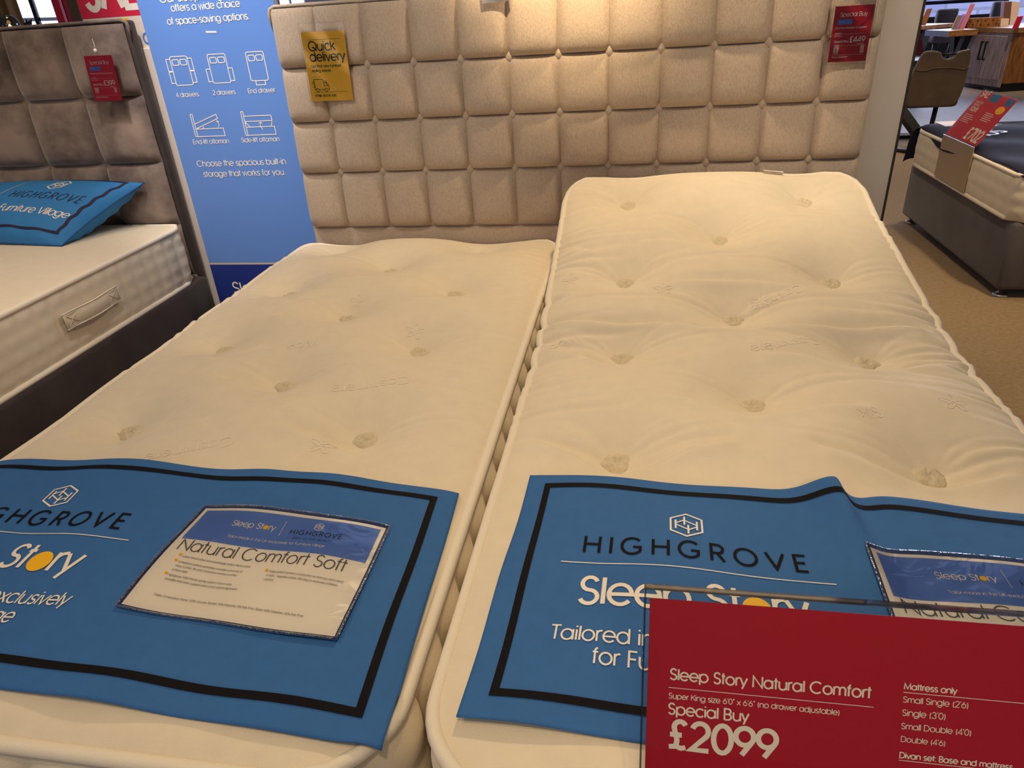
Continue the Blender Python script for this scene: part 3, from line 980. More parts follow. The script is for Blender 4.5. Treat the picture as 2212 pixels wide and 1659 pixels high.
woven(MR, WM['mattress.001'], [(1680, 480, 3.55, 'Cashmere'), (1690, 735, 3.55, 'Cashmere'), (1215, 735, 3.55, 'Wool'), (1870, 880, 3.55, 'Silk')], [(1440, 452), (1650, 610), (1230, 505), (2060, 870)])

# adjustable base under both
def base_block(x0, x1, prof, label):
    r = thing('divan', ((x0 + x1) / 2, -1.0, 0), label, 'divan')
    yy = np.linspace(-1.90, -0.08, 40)
    zt = 0 * yy + .338
    V = []
    for x in (x0, x1):
        V += [(x, y, z) for y, z in zip(yy, zt)]
        V += [(x, y, max(.05, min(z - .06, .06 if True else 0))) for y, z in zip(yy, zt)]
    n = len(yy)
    F = []
    for k in range(n - 1):
        F += [[k, k + 1, n + k + 1, n + k][::-1], [2 * n + k, 2 * n + k + 1, 3 * n + k + 1, 3 * n + k], [k, 2 * n + k, 2 * n + k + 1, k + 1][::-1], [n + k, n + k + 1, 3 * n + k + 1, 3 * n + k][::-1]]
    F += [[0, n, 3 * n, 2 * n], [n - 1, 2 * n - 1, 4 * n - 1, 3 * n - 1][::-1]]
    mesh('platform', V, F, BEIGE, r)
    for x in (x0 + .06, x1 - .06):
        for y in (-1.8, -.2):
            lathe('foot', (x, y, 0), [(.02, 0), (.022, .005), (.018, .055)], BLACKMET, r)
base_block(-0.91, -0.035, flat(0.6), 'beige divan under the flat cream mattress')
base_block(0.045, 0.897, profR, 'beige divan under the raised cream mattress')

# ------------------------------------------------------------------ blue runners
def sm(a, b, x):
    t = np.clip((x - a) / (b - a), 0, 1)
    return t * t * (3 - 2 * t)
class Cloth:
    def __init__(s, mt, TLc, TRc, BRc, BLc, wr, w=.925, h=.435):
        s.m, s.c, s.wr, s.w, s.h = mt, [np.array(q) for q in (TLc, TRc, BRc, BLc)], wr, w, h
    def xy(s, a, b):
        u, v = a / s.w, b / s.h
        q = s.c
        P = (1 - u)[:, None] * (1 - v)[:, None] * q[0] + u[:, None] * (1 - v)[:, None] * q[1] + u[:, None] * v[:, None] * q[2] + (1 - u)[:, None] * v[:, None] * q[3]
        return P[:, 0], P[:, 1]
    def pt(s, a, b, lift=0.0):
        a, b = np.asarray(a, float), np.asarray(b, float)
        x, y = s.xy(a, b)
        m = s.m
        xin, yin = np.clip(x, m.x0 + .004, m.x1 - .004), np.clip(y, m.yf + .004, m.yh)
        z = m.z(xin, yin, .12) + .008
        over = np.maximum(0, np.maximum(x - m.x1 - .012, m.x0 - .004 - x))
        z = z - np.where(over > 0, over * .75 + 3 * over ** 2, 0)
        # rounded corner of the mattress below: cloth sags slightly past it
        dx, dyv = np.clip(m.rc - (m.x1 - x), 0, None), np.clip(m.rc - (y - m.yf), 0, None)
        rr = np.sqrt(dx ** 2 + dyv ** 2)
        z = z - np.clip(rr - m.rc - .014, 0, None) * .45 * (dx > 0) * (dyv > 0) + .004 * np.clip((rr - m.rc + .02) / .02, 0, 1) * (dx > 0) * (dyv > 0)
        y, z = s.wr(x, y, z)
        return np.stack([x, y, z + lift], 1)
    def map(s, lift):
        return lambda P, k=0.0: s.pt(P[:, 0], P[:, 1], lift + k)
def wr_left(x, y, z):
    b = y + 1.43
    e = np.exp(-(b / .10) ** 2)
    z = z + e * (.004 * np.exp(-((x + .57) / .06) ** 2) + .006 * np.exp(-((x + .36) / .05) ** 2) - .003 * np.exp(-((x + .455) / .05) ** 2))
    z = z + .0030 * np.sin(x * 17 + y * 9) + .0018 * np.sin(x * 31 - y * 23 + 1)
    return y, z
def wr_right(x, y, z):
    xr = .535 - .10 * (y + 1.40)
    dec = .30 + .70 * sm(-1.58, -1.40, y)
    dec = dec * sm(-1.72, -1.50, y) 
    d = x - xr
    z = z + .034 * dec * np.where(d < 0, np.exp(-(d / .042) ** 2), np.exp(-(d / .016) ** 2)) - .006 * dec * np.exp(-((d - .04) / .02) ** 2)
    z = z + .0028 * np.sin(x * 15 + y * 11 + 2) + .0016 * np.sin(x * 29 - y * 19)
    z = z + .004 * sm(-.1, .1, (.12 - x)) * np.sin(y * 26)
    return y, z
CL = Cloth(ML, (-.945, -1.428), (-.028, -1.452), (-.010, -1.893), (-.935, -1.868), wr_left)
CR = Cloth(MR, (.082, -1.408), (.945, -1.452), (.95, -1.882), (.062, -1.851), wr_right)
def runner(cl, label):
    loc = cl.pt([.46], [.22])[0]
    r = thing('bed_runner', (loc[0], loc[1], loc[2]), label, 'bed runner', 'blue cloth bed runners')
    na, nb = 190, 90
    Ag, Bg = np.meshgrid(np.linspace(0, cl.w, na), np.linspace(0, cl.h, nb))
    V = cl.pt(Ag.ravel(), Bg.ravel())
    o = mesh('cloth', V, [f[::-1] for f in grid_faces(na, nb)], BLUECLOTH, r, True)
    so = o.modifiers.new('thickness', 'SOLIDIFY')
    so.thickness = .0014
    so.offset = -1
    W_, H_ = cl.w, cl.h
    k = Ink(cl.map(.0012), .008)
    i0, t0 = .036, .026
    k.line([(i0, t0), (W_ - i0, t0), (W_ - i0, H_ - .034), (i0, H_ - .034)], .0105, True)
    k.build('border_stripe', BLACKINK, r)
    cx = .250
    fl_ = lambda lift, b0: (lambda P, kk=0.0: cl.pt(P[:, 0], b0 - P[:, 1], lift + kk))
    k = Ink(fl_(.0012, .171), .006)
    kw = .314 / text_width('HIGHGROVE', 26) * 100
    k.text('HIGHGROVE', .112, 0, size=.0425, w=10.5, track=26, sx=kw / .0425)
    k.build('black_lettering', BLACKINK, r)
    k = Ink(fl_(.0012, 0), .006)
    hex_logo(k, cx + .012, -.104, .046, .050, .0028)
    k.line([(.084, -.191), (.454, -.191)], .0016)
    sk = .296 / text_width('Sleep Story', 0) * 100
    pos = k.text('Sleep Story', .115, -.262, size=.062, w=10, sx=sk / .062, skip=(8,))
    a_ = .362
    k.text('Tailored in the UK exclusively', .088, -.320, width=a_, w=8.5)
    kk_ = a_ / text_width('Tailored in the UK exclusively')
    k.text('for Furniture Village', .144, -.351, size=kk_ * 100, w=8.5)
    k.build('white_lettering', WHITEINK, r)
    x, kx, ky = pos[8]
    k = Ink(fl_(.00135, 0))
    k.disc(x + 30 * kx, -.264 + 27 * ky, 29.5 * kx, 30 * ky)
    k.build('yellow_dot', YELLOWINK, r)
    return r
runner(CL, 'blue printed cloth laid across the foot of the flat mattress, nearest the grey bed')
runner(CR, 'blue printed cloth with a raised fold laid across the foot of the raised-head mattress')

def info_card(cl, a0, b0, a1, b1, a2, b2, title, label, bend):
    """corners in cloth coordinates: top left, top right, bottom left"""
    w = math.hypot(a1 - a0, b1 - b0)
    h = math.hypot(a2 - a0, b2 - b0)
    ux, uy = (a1 - a0) / w, (b1 - b0) / w
    vx, vy = (a2 - a0) / h, (b2 - b0) / h
    def mp(lift):
        def f(P, k=0.0):
            x, y = P[:, 0], P[:, 1]                 # y measured down from the top edge
            q = cl.pt(a0 + ux * x + vx * y, b0 + uy * x + vy * y, lift + k)
            q[:, 2] += bend(x / w, y / h)
            return q
        return f
    loc = mp(.003)(np.array([[w / 2, h / 2]]))[0]
    r = thing('info_card', loc, label, 'card', 'white product cards in clear sleeves')
    def sheet(name, m, lift, x0, y0, x1, y1, nx=40, ny=28, wav=0):
        Xs, Ys = np.meshgrid(np.linspace(x0, x1, nx), np.linspace(y0, y1, ny))
        P = np.stack([Xs.ravel(), Ys.ravel()], 1)
        V = mp(lift)(P)
        return mesh(name, V, [f[::-1] for f in grid_faces(nx, ny)], m, r, True)
    sheet('sleeve_back', mat('sleeve_backing', (40, 60, 110), .5), .0022, 0, 0, w, h)
    e = .0045
    sheet('card', PAPER, .0030, e, e, w - e, h - e)
    sheet('header_print', HEADERBLUE, .0034, e + .007, e + .006, w - e - .006, h * .375)
    fl = lambda lift: (lambda P, k=0.0: mp(lift)(np.stack([P[:, 0], -P[:, 1]], 1), k))
    k = Ink(fl(.0038), .006)
    sk = .072 / text_width('Sleep Story') * 100
    pos = k.text('Sleep Story', w * .235, -h * .205, size=sk, w=8, skip=(8,))
    k.line([(w * .500, -h * .105), (w * .500, -h * .245)], .0006)
    hex_logo(k, w * .675, -h * .125, .013, .016, .0009)
    k.text('Tailor-made in the UK exclusively for Furniture Village', w * .255, -h * .315, width=w * .50, w=7)
    k.build('white_lettering', WHITEINK, r)
    x, kx, ky = pos[8]
    k = Ink(fl(.0040))
    k.disc(x + 30 * kx, -h * .205 + 27 * ky, 29 * kx, 29 * ky, 20)
    for (bx, by) in ((.10, .535), (.10, .585), (.10, .70), (.545, .565)):
        k.disc(w * bx, -h * by + .0014, .0024, .0024, 10)
    k.build('bullet_lettering', YELLOWINK, r)
    k = Ink(fl(.0038), .006)
    k.text('HIGHGROVE', w * .545, -h * .215, width=w * .265, w=8, track=18)
    k.text('BEDS OF FINE QUALITY', w * .575, -h * .258, width=w * .20, w=8, track=20)
    k.build('black_lettering', BLACKINK, r)
    k = Ink(fl(.0038), .006)
    k.text(title, w * .055, -h * .485, width=w * .84, w=6.0)
    sz = .0044
    for (s_, bx, by) in (('Luxury hand-tufted and breathable stretch fabric cover', .115, .545),
                         ('Sumptuous surface upholstery includes a rich mix of', .115, .595),
                         ('Wool, Cotton, silk and Cashmere creates a softer', .115, .630),
                         ('surface feel', .115, .665),
                         ('Highgrove 1000 Pocket spring system (150cm size)', .115, .710),
                         ('provides total body support and correct spinal alignment', .115, .745),
                         ('Single-sided mattress construction so that you don\'t need', .56, .575),
                         ('to turn - regularly rotate 180 deg to maximise mattress', .56, .610),
                         ('comfort', .56, .645),
                         ('Fabric Composition: Panel: 100% Viscose  Border: 95% Polyester, 5% Poly Prop  Base: 65% Polyester, 35% Poly Prop', .12, .875)):
        k.text(s_, w * bx, -h * by, size=sz, w=8)
    k.build('grey_lettering', GREYINK, r)
    sheet('clear_sleeve', SLEEVE, .0062, 0, 0, w, h)
    P = [(0, 0), (w, 0), (w, h), (0, h)]
    L = []
    for p, q in zip(P, P[1:] + P[:1]):
        n = 24
        L += [np.array(p) + (np.array(q) - p) * i / n for i in range(n)]
    V, F = tube_vf(mp(.0045)(np.array(L)), .0016, True, 6)
    mesh('welded_edge', V, F, film('welded_edge_film', (.55, .58, .72), .08, .8, 90), r, True)
    return r
def toc(cl, q):
    """pixel -> cloth coordinates, by fitting on the cloth's own surface"""
    a, b = .4, .2
    for _ in range(40):
        def err(a, b):
            p = cl.pt([a], [b], .003)[0]
            d = (p - CAM) @ RM
            return np.array([1106 + FPX * d[0] / -d[2] - q[0], 829.5 - FPX * d[1] / -d[2] - q[1]])
        e = err(a, b)
        J = np.stack([(err(a + 1e-4, b) - e) / 1e-4, (err(a, b + 1e-4) - e) / 1e-4], 1)
        st = np.linalg.solve(J, -e)
        a, b = a + np.clip(st[0], -.1, .1), b + np.clip(st[1], -.1, .1)
    return a, b
p0, p1, p2 = (toc(CL, q) for q in ((443, 1094), (842, 1137), (251, 1309)))
info_card(CL, *p0, *p1, *p2, 'Natural Comfort Soft', 'white product card in a clear sleeve on the blue cloth of the flat mattress', lambda u, v: .004 * np.sin(np.pi * u) * (1 - v) + .0015 * np.sin(5 * u + 3 * v))
p0 = toc(CR, (1870, 1174))
info_card(CR, p0[0], p0[1], p0[0] + .316, p0[1] + .004, p0[0] + .004, p0[1] + .222, 'Natural Comfort Soft', 'white card in a clear sleeve half hidden behind the large red price sign', lambda u, v: .004 * np.sin(np.pi * u) + .0015 * np.sin(4 * u + 2 * v))

# ------------------------------------------------------------------ large red price sign on the foot of the raised mattress
B0 = np.array([0.0, -1.955, 0.612])
ld = np.array([0, .391, .921])
ld /= np.linalg.norm(ld)
nrm = np.cross(np.array([1.0, 0, 0]), ld)           # faces the aisle
ROLL = 0.0
sU = math.cos(ROLL) * np.array([1.0, 0, 0]) - math.sin(ROLL) * ld
sV = math.cos(ROLL) * ld + math.sin(ROLL) * np.array([1.0, 0, 0])
def sign_pt(u, v):
    d = _ray(u, v)
    t = ((B0 - CAM) @ nrm) / (d @ nrm)
    q = CAM + d * t
    return (q - B0) @ sU, (q - B0) @ sV
xs0, hs0 = sign_pt(1404, 1291)
xs1 = xs0 + .345
r = thing('price_sign', (xs0 + .15, -1.955, .612), 'large red 2099 price card in a clear stand nearest the camera', 'sign')
def smap(off):
    return lambda P, k=0.0: B0 + P[:, :1] * sU + P[:, 1:2] * sV + nrm * (off + k)
def slab(name, x0, h0, x1, h1, off, th, m):
    P = np.array([(x0, h0), (x1, h0), (x1, h1), (x0, h1)])
    Aq, Bq = smap(off)(P), smap(off + th)(P)
    V = np.concatenate([Aq, Bq])
    F = [[3, 2, 1, 0], [4, 5, 6, 7], [0, 1, 5, 4], [1, 2, 6, 5], [2, 3, 7, 6], [3, 0, 4, 7]]
    return mesh(name, V, F, m, r)
pt_ = hs0
slab('red_card', xs0, .004, xs1, pt_, 0, .0006, REDCARD)
EDGE = film('acrylic_edge', (.45, .43, .46), .05, 0, 1.49, gmin=.06)
slab('front_sheet', xs0 - .005, -.004, xs1 + .005, pt_ + .011, .0035, .002, ACRYL)
slab('back_sheet', xs0 - .005, -.004, xs1 + .005, pt_ + .011, -.004, .002, ACRYL)
for nm, (x0, h0, x1, h1) in (('top_edge', (xs0 - .005, pt_ + .0095, xs1 + .005, pt_ + .011)), ('side_edge', (xs0 - .005, -.004, xs0 - .0035, pt_ + .011)), ('side_edge', (xs1 + .0035, -.004, xs1 + .005, pt_ + .011))):
    slab(nm, x0, h0, x1, h1, -.0042, .010, EDGE)
V, F = box_vf((xs0 - .005, -1.966, .42), (xs1 + .005, -1.962, .606), .001, 1)
mesh('hanging_plate', V, F, ACRYL, r)
si = Ink(smap(.0010))
def stxt(s_, u0, v0, u1, v1, w=9, hs=1.0, tr=0):
    x0, h0 = sign_pt(u0, v0)
    x1, h1 = sign_pt(u1, v1)
    k = (x1 - x0) / text_width(s_, tr) * 100
    si.text(s_, x0, (h0 + h1) / 2, size=k * hs, w=w, sx=1 / hs, track=tr)
SG = 'Sleep Story Natural Comfort'
stxt(SG, 1446, 1466, 1881, 1507, w=11)
stxt('Super King size 6\'0" x 6\'6" (no drawer adjustable)', 1444, 1504, 1813, 1546, w=10)
stxt('Special Buy', 1442, 1540, 1617, 1558, w=11)
stxt('\u00a32099', 1441, 1613, 1680, 1636, w=13.5)
si.line([(sign_pt(1444, 1482)[0], sum(sign_pt(*q)[1] for q in ((1444, 1482), (1886, 1527))) / 2), (sign_pt(1886, 1527)[0], sum(sign_pt(*q)[1] for q in ((1444, 1482), (1886, 1527))) / 2)], .0006)
si.build('headline_lettering', WHITEINK, r)
si = Ink(smap(.0010))
stxt('Mattress only', 1951, 1488, 2066, 1497, w=13)
stxt('Small Single (2\'6)', 1949, 1515, 2091, 1529, w=9)
stxt('Single (3\'0)', 1947, 1545, 2042, 1552, w=9)
stxt('Small Double (4\'0)', 1945, 1572, 2097, 1588, w=9)
stxt('Double (4\'6)', 1944, 1600, 2041, 1610, w=9)
stxt('Divan set: Base and mattress', 1941, 1637, 2186, 1659, w=13)
for (u0, v0, u1, v1) in ((1950, 1494, 2240, 1520), (1940, 1643, 2230, 1668)):
    x0, h0 = sign_pt(u0, v0)
    x1, h1 = sign_pt(u1, v1)
    si.line([(x0, (h0 + h1) / 2), (x1, (h0 + h1) / 2)], .0006)
si.build('list_lettering', WHITEINK, r)

# ------------------------------------------------------------------ tags pinned to the headboards
def hang_tag(name, label, cat, corners, y, cardm, body, film_margin=(.004, .012), tilt=.0, cord=None, lift=.0):
    """card corners as pixels TL, TR, BR, BL on the plane in front of the padding"""
    tl, tr, br, bl = [PY(u, v, y) for u, v in corners]
    U = (tr - tl + br - bl) / 2
    D = (bl - tl + br - tr) / 2
    w, h = np.linalg.norm(U), np.linalg.norm(D)
    ctr = (tl + tr + br + bl) / 4
    U, D = U / w, D / h
    O = ctr - U * w / 2 - D * h / 2
    r = thing(name, tuple(ctr + D * h / 2), label, cat)
    N = np.cross(U, -D)
    N /= np.linalg.norm(N)
    def mp(off):
        return lambda P, k=0.0: O + P[:, :1] * U - P[:, 1:2] * D + N * (off + k)
    def quad(nm, x0, y0, x1, y1, off, m, th=.0):
        P = np.array([(x0, -y1), (x1, -y1), (x1, -y0), (x0, -y0)])
        V = mp(off)(P)
        if th:
            V2 = mp(off + th)(P)
            return mesh(nm, np.concatenate([V, V2]), [[3, 2, 1, 0], [4, 5, 6, 7], [0, 1, 5, 4], [1, 2, 6, 5], [2, 3, 7, 6], [3, 0, 4, 7]], m, r)
        return mesh(nm, V, [[0, 1, 2, 3]], m, r)
    quad('card', 0, 0, w, h, -.0008, cardm, .0008)
    mx, my = film_margin
    if mx:
        n = 14
        Xs, Ys = np.meshgrid(np.linspace(-mx, w + mx, n), np.linspace(-my, h + mx, n))
        P = np.stack([Xs.ravel(), -Ys.ravel()], 1)
        V = mp(.0022)(P) + N * (.0012 * np.sin(P[:, :1] * 60 + P[:, 1:2] * 47))
        mesh('clear_sleeve', V, [f[::-1] for f in grid_faces(n, n)], FILM, r, True)
        E_ = [(-mx, my), (w + mx, my), (w + mx, -h - mx), (-mx, -h - mx)]
        V, F = tube_vf(mp(.001)(np.array(E_)), .0007, True, 5)
        mesh('sleeve_rim', V, F, film('rim_film', (.75, .74, .74), .1, 0, gmin=.08), r)
    body(mp, w, h, r, quad)
    return r

def yellow_body(mp, w, h, r, quad):
    k = Ink(mp(.0006))
    k.text('Quick', w * .12, -h * .265, size=w * .25, w=9.5)
    k.text('delivery', w * .12, -h * .415, size=w * .25, w=9.5)
    k.text("Get that 'new furniture'", w * .12, -h * .505, width=w * .72, w=10)
    k.text('feeling sooner.', w * .12, -h * .57, size=w * .72 / text_width("Get that 'new furniture'") * 100, w=10)
    k.text('While stocks last.', w * .10, -h * .935, size=w * .72 / text_width("Get that 'new furniture'") * 100, w=10)
    k.line([(w * .11, -h * .112), (w * .90, -h * .112)], .0007)
    k.line([(w * .10, -h * .868), (w * .90, -h * .868)], .0007)
    x, y, q = w * .12, -h * .86, w * .36
    k.line([(x + .1 * q, y + .12 * q), (x + .02 * q, y + .12 * q), (x + .02 * q, y + .72 * q), (x + .58 * q, y + .72 * q), (x + .66 * q, y + .62 * q), (x + .80 * q, y + .60 * q), (x + .98 * q, y + .36 * q), (x + .98 * q, y + .12 * q), (x + .88 * q, y + .12 * q)], .0014)
    k.line([(x + .30 * q, y + .12 * q), (x + .66 * q, y + .12 * q)], .0014)
    k.line([(x + .66 * q, y + .54 * q), (x + .80 * q, y + .52 * q), (x + .90 * q, y + .34 * q), (x + .68 * q, y + .34 * q)], .0014, True)
    t = np.linspace(0, 2 * math.pi, 16, endpoint=False)
    for cx in (.20, .77):
        k.line(np.stack([x + cx * q + .095 * q * np.cos(t), y + .10 * q + .095 * q * np.sin(t)], 1), .0014, True)
    for i, yy in enumerate((.26, .36, .48, .58)):
        k.line([(x - (.10, .05, .16, .08)[i] * q, y + yy * q), (x + .10 * q, y + yy * q)], .0012)
    k.build('lettering', BLACKINK, r)

def price_body(prod, price, rows, blue=True):
    def f(mp, w, h, r, quad):
        k = Ink(mp(.0006))
        k.text('Special Buy', w * .15, -h * .185, width=w * .70, w=7.5)
        k.text(prod, w * .08, -h * .40, width=w * .80, w=9)
        k.text('As displayed', w * .08, -h * .485, width=w * .18, w=9)
        k.line([(w * .08, -h * .497), (w * .90, -h * .497)], .0004)
        k.text("6'0\" (180cm)", w * .08, -h * .54, width=w * .22, w=9)
        k.text('Special Buy', w * .09, -h * .645, width=w * .37, w=9.5)
        k.text('\u00a3' + price, w * .48, -h * .65, width=w * .42, w=11)
        k.text('Special Buy', w * .70, -h * .69, width=w * .18, w=9)
        k.line([(w * .08, -h * .705), (w * .90, -h * .705)], .0004)
        for i, (a, b) in enumerate(rows):
            k.text(a, w * .10, -h * (.745 + .035 * i), width=w * .14, w=9)
            k.text(b, w * .80, -h * (.745 + .035 * i), width=w * .10, w=13)
        k.line([(w * .08, -h * .875), (w * .90, -h * .875)], .0004)
        k.text('0% apr representative', w * .09, -h * .92, width=w * .42, w=11)
        k.build('lettering', WHITEINK, r)
        quad('blue_print', w * .11, h * .235, w * .49, h * .325, .0004, HEADERBLUE)
        k = Ink(mp(.0010))
        k.text('Sleep Story', w * .14, -h * .285, width=w * .15, w=9)
        k.build('blue_print_lettering', WHITEINK, r)
    return f
hang_tag('hanging_tag', 'yellow Quick delivery card pinned to the beige headboard', 'tag', ((649, 70), (742, 65), (763, 216), (674, 219)), -.044, YELLOWCARD, yellow_body, (.004, .024))
hang_tag('hanging_tag', 'dark red 449 price card pinned near the right end of the beige headboard', 'tag', ((1805, 14), (1891, 9), (1869, 131), (1788, 135)), -.046, REDCARD, price_body('Dice Floor Standing Headboard', '449', (("3'0", '259'), ("4'0", '299'), ("4'6", '319'), ("5'0", '349'))), (.006, .03))
rt = hang_tag('hanging_tag', 'red 399 price card hung by a thread from the grey headboard', 'tag', ((180, 121), (241, 119), (264, 217), (206, 219)), .142, REDTAG, price_body('Valine Floor Standing Headboard', '399', (("4'6", '319'), ("5'0", '349'), ("6'0", '399'))), (.006, .022))
p = PY(206, 109, .139)
q = PY(199, 84, .155)
tube('thread', [q, (p + q) / 2 + [.002, 0, .002], p], .0009, WHITEINK, rt, n=5)
lathe('thread_toggle', p, [(.001, -.003), (.006, -.003), (.006, .003), (.001, .003)], WHITEINK, rt, 10, 1)
def grey_body(mp, w, h, r, quad):
    k = Ink(mp(.0006))
    k.line([(w * .1, -h * .8), (w * .9, -h * .8)], .0006)
    k.build('printed_line', GREYINK, r)
hang_tag('hanging_tag', 'clear sleeved card hanging over the lit top of the beige headboard', 'tag', ((1033, -62), (1092, -70), (1098, 1), (1042, 8)), -.043, PAPER, grey_body, (.004, .012))

# ------------------------------------------------------------------ grey bed at the left
MG = Mattress(-3.06, -1.545, -1.75, 0.166, flat(0.615), .012, .07, .225, [], 0.0, 'left')
r = thing('mattress', (-2.3, -.8, .39), 'white mattress with a quilted border and handle on the dark velvet bed', 'mattress')
MG.build(r, (.066, 4), .007, .008)
# handle on the border
def side_x(z): return -1.545 + .014 + .006 * math.sin(math.pi * (0.610 - z) / .225)
hx_ = side_x(.5) + .006
y0_, y1_ = float(PX(137, 694, hx_)[1]), float(PX(256, 636, hx_)[1])
za, zb_ = float(PX(137, 694, hx_)[2]), float(PX(256, 636, hx_)[2])
zc = (za + zb_) / 2
n = 24
V, F = [], []
for i in range(n):
    t = i / (n - 1)
    y = y0_ + (y1_ - y0_) * t
    bow = .010 * math.sin(math.pi * np.clip((t - .15) / .7, 0, 1))
    for dz_, dx in ((-.027, 0), (-.024, .004), (.024, .004), (.027, 0)):
        V.append((hx_ + dx + bow, y, zc + dz_))
for i in range(n - 1):
    for j in range(3):
        F.append([i * 4 + j, (i + 1) * 4 + j, (i + 1) * 4 + j + 1, i * 4 + j + 1])
hd = mesh('handle', V, F, TICK, r, True)
for (ya, yb) in ((y0_ + .008, y0_ + .060), (y1_ - .060, y1_ - .008)):
    pts = [np.array((hx_ + .0065, y, z)) for y, z in ((ya, zc - .02), (yb, zc - .02), (yb, zc + .02), (ya, zc + .02), (ya, zc - .02), (yb, zc + .02))]
    tube('stitching', pts, .0011, PIPE, hd, n=5)
    tube('stitching', [np.array((hx_ + .0065, yb, zc - .02)), np.array((hx_ + .0065, ya, zc + .02))], .0011, PIPE, hd, n=5)
for dz_ in (-.0255, .0255):
    tube('edge_tape', [np.array((hx_ + .004 + .010 * math.sin(math.pi * np.clip((t - .15) / .7, 0, 1)), y0_ + (y1_ - y0_) * t, zc + dz_)) for t in np.linspace(0, 1, 24)], .0022, PIPE, hd, n=6)
r = thing('divan', (-2.3, -.8, 0), 'dark brown velvet divan under the white quilted mattress', 'divan')
box('side_panel', (-3.09, -1.78, .235), (-1.520, .205, .386), VELVETD, r, .018, seg=3)
box('plinth', (-3.07, -1.76, .03), (-1.545, .205, .228), VELVETD, r, .012)
for x in (-2.95, -1.65):
    for y in (-1.6, .08):
        lathe('foot', (x, y, 0), [(.02, 0), (.022, .006), (.018, .032)], BLACKMET, r)

# pillow in a printed blue case
FRc, BRc, BLc, FLc = np.array((-1.825, -.155, .628)), np.array((-1.645, .150, .783)), np.array((-2.40, .150, .785)), np.array((-2.66, -.10, .640))
def pillow_pt(u, v, side, lift=0.0):
    """u right 0..1, v up 0..1; side +1 printed face, -1 underside"""
    u, v = np.asarray(u, float), np.asarray(v, float)
    # concave edges, pulled-out corners
    pinch = .045
    uu = .5 + (u - .5) * (1 - pinch * np.sin(np.pi * v) ** 1.0)
    vv = .5 + (v - .5) * (1 - pinch * .9 * np.sin(np.pi * u))
    P = (1 - uu)[:, None] * (1 - vv)[:, None] * FLc + uu[:, None] * (1 - vv)[:, None] * FRc + uu[:, None] * vv[:, None] * BRc + (1 - uu)[:, None] * vv[:, None] * BLc
    n = np.cross(BRc - FRc, FLc - FRc)
    n /= np.linalg.norm(n)
    if n[2] < 0: n = -n
    e = (np.clip(4 * u * (1 - u), 0, 1) ** .44) * (np.clip(4 * v * (1 - v), 0, 1) ** .44)
    wr = .006 * np.sin(u * 44 + v * 13) * np.exp(-((v - .02) / .12) ** 2) * e ** .3 + .004 * np.sin(v * 40 + u * 9) * np.exp(-((u - .98) / .07) ** 2) * e ** .3
    th = (.082 if side > 0 else .115)
    return P + n * (side * (th * e + lift) + wr)[:, None] if np.ndim(e) else P
r = thing('pillow', (-2.2, .0, .61), 'plump blue printed pillow leaning against the grey headboard', 'pillow')
n1, n2 = 70, 46
Ug, Vg = np.meshgrid(np.linspace(0, 1, n1), np.linspace(0, 1, n2))
Vt, Vb = pillow_pt(Ug.ravel(), Vg.ravel(), 1), pillow_pt(Ug.ravel(), Vg.ravel(), -1)
Vb[:, 2] = np.maximum(Vb[:, 2], .627)
Ft = grid_faces(n1, n2)
mesh('pillowcase', np.concatenate([Vt, Vb]), Ft + [[q + n1 * n2 for q in f[::-1]] for f in Ft], PILLOWBLUE, r, True)
t = np.linspace(0, 1, 40)
edge = np.concatenate([np.stack([t, 0 * t], 1)[:-1], np.stack([0 * t + 1, t], 1)[:-1], np.stack([1 - t, 0 * t + 1], 1)[:-1], np.stack([0 * t, 1 - t], 1)[:-1]])
tube('seam', pillow_pt(edge[:, 0], edge[:, 1], 1), .0028, mat('pillow_seam_blue', (28, 84, 140), .8), r, True, 6)
PW, PH = .74, .40
def pmap(lift):
    return lambda P, k=0.0: pillow_pt(P[:, 0] / PW, P[:, 1] / PH, 1, lift + k)
k = Ink(pmap(.0012), .012)
k.line([(.055, .045), (PW - .032, .045), (PW - .030, PH - .03), (.055, PH - .03)], .011, True)
k.build('border_stripe', NAVYINK, r)
k = Ink(pmap(.0012), .008)
k.text('HIGHGROVE', PW * .545, PH * .50, size=.056, w=9, track=22, sx=.28 / text_width('HIGHGROVE', 22) * 100 / .056)
k.build('black_lettering', NAVYINK, r)
k = Ink(pmap(.0012), .008)
hex_logo(k, PW * .70, PH * .76, .055, .075, .0040)
k.line([(PW * .47, PH * .42), (PW * .49, PH * .80)], .0022)
k.text('exclusively for Furniture Village', PW * .25, PH * .29, size=.047, w=9, sx=.515 / text_width('exclusively for Furniture Village') * 100 / .047)
k.build('white_lettering', WHITEINK, r)

# ------------------------------------------------------------------ bed at the right, foot end towards the aisle
FX, FY0, FY1 = 1.870, 0.955, 2.285
CHAR = mat('charcoal_velvet', (94, 88, 90), .9, .15, 500, .22, 5, sheen=.3)
r = thing('divan', (2.8, 1.6, 0), 'charcoal velvet divan on chrome feet at the right', 'divan')
box('body', (FX, FY0, .04), (FX + 1.9, FY1, .352), CHAR, r, .022, seg=3)
for (x, y) in ((FX + .045, FY0 + .05), (FX + .045, FY1 - .06), (FX + 1.8, FY0 + .05), (FX + 1.8, FY1 - .06)):
    lathe('foot', (x, y, 0), [(.034, 0), (.036, .006), (.030, .012), (.012, .018), (.011, .045)], CHROME, r, 20)
r = thing('mattress', (2.8, 1.6, .352), 'white mattress under the navy cloth on the charcoal divan', 'mattress')
MF = Mattress(FX - .006, FX + 1.9, FY0 - .01, FY1 + .005, flat(.548), .012, .09, .195, [], 0.0, 'left')
MF.build(r, (.10, 3), .006, .012)
NAVY = mat('navy_runner_cloth', (30, 34, 58), .85, .3, 500, .1, 20)
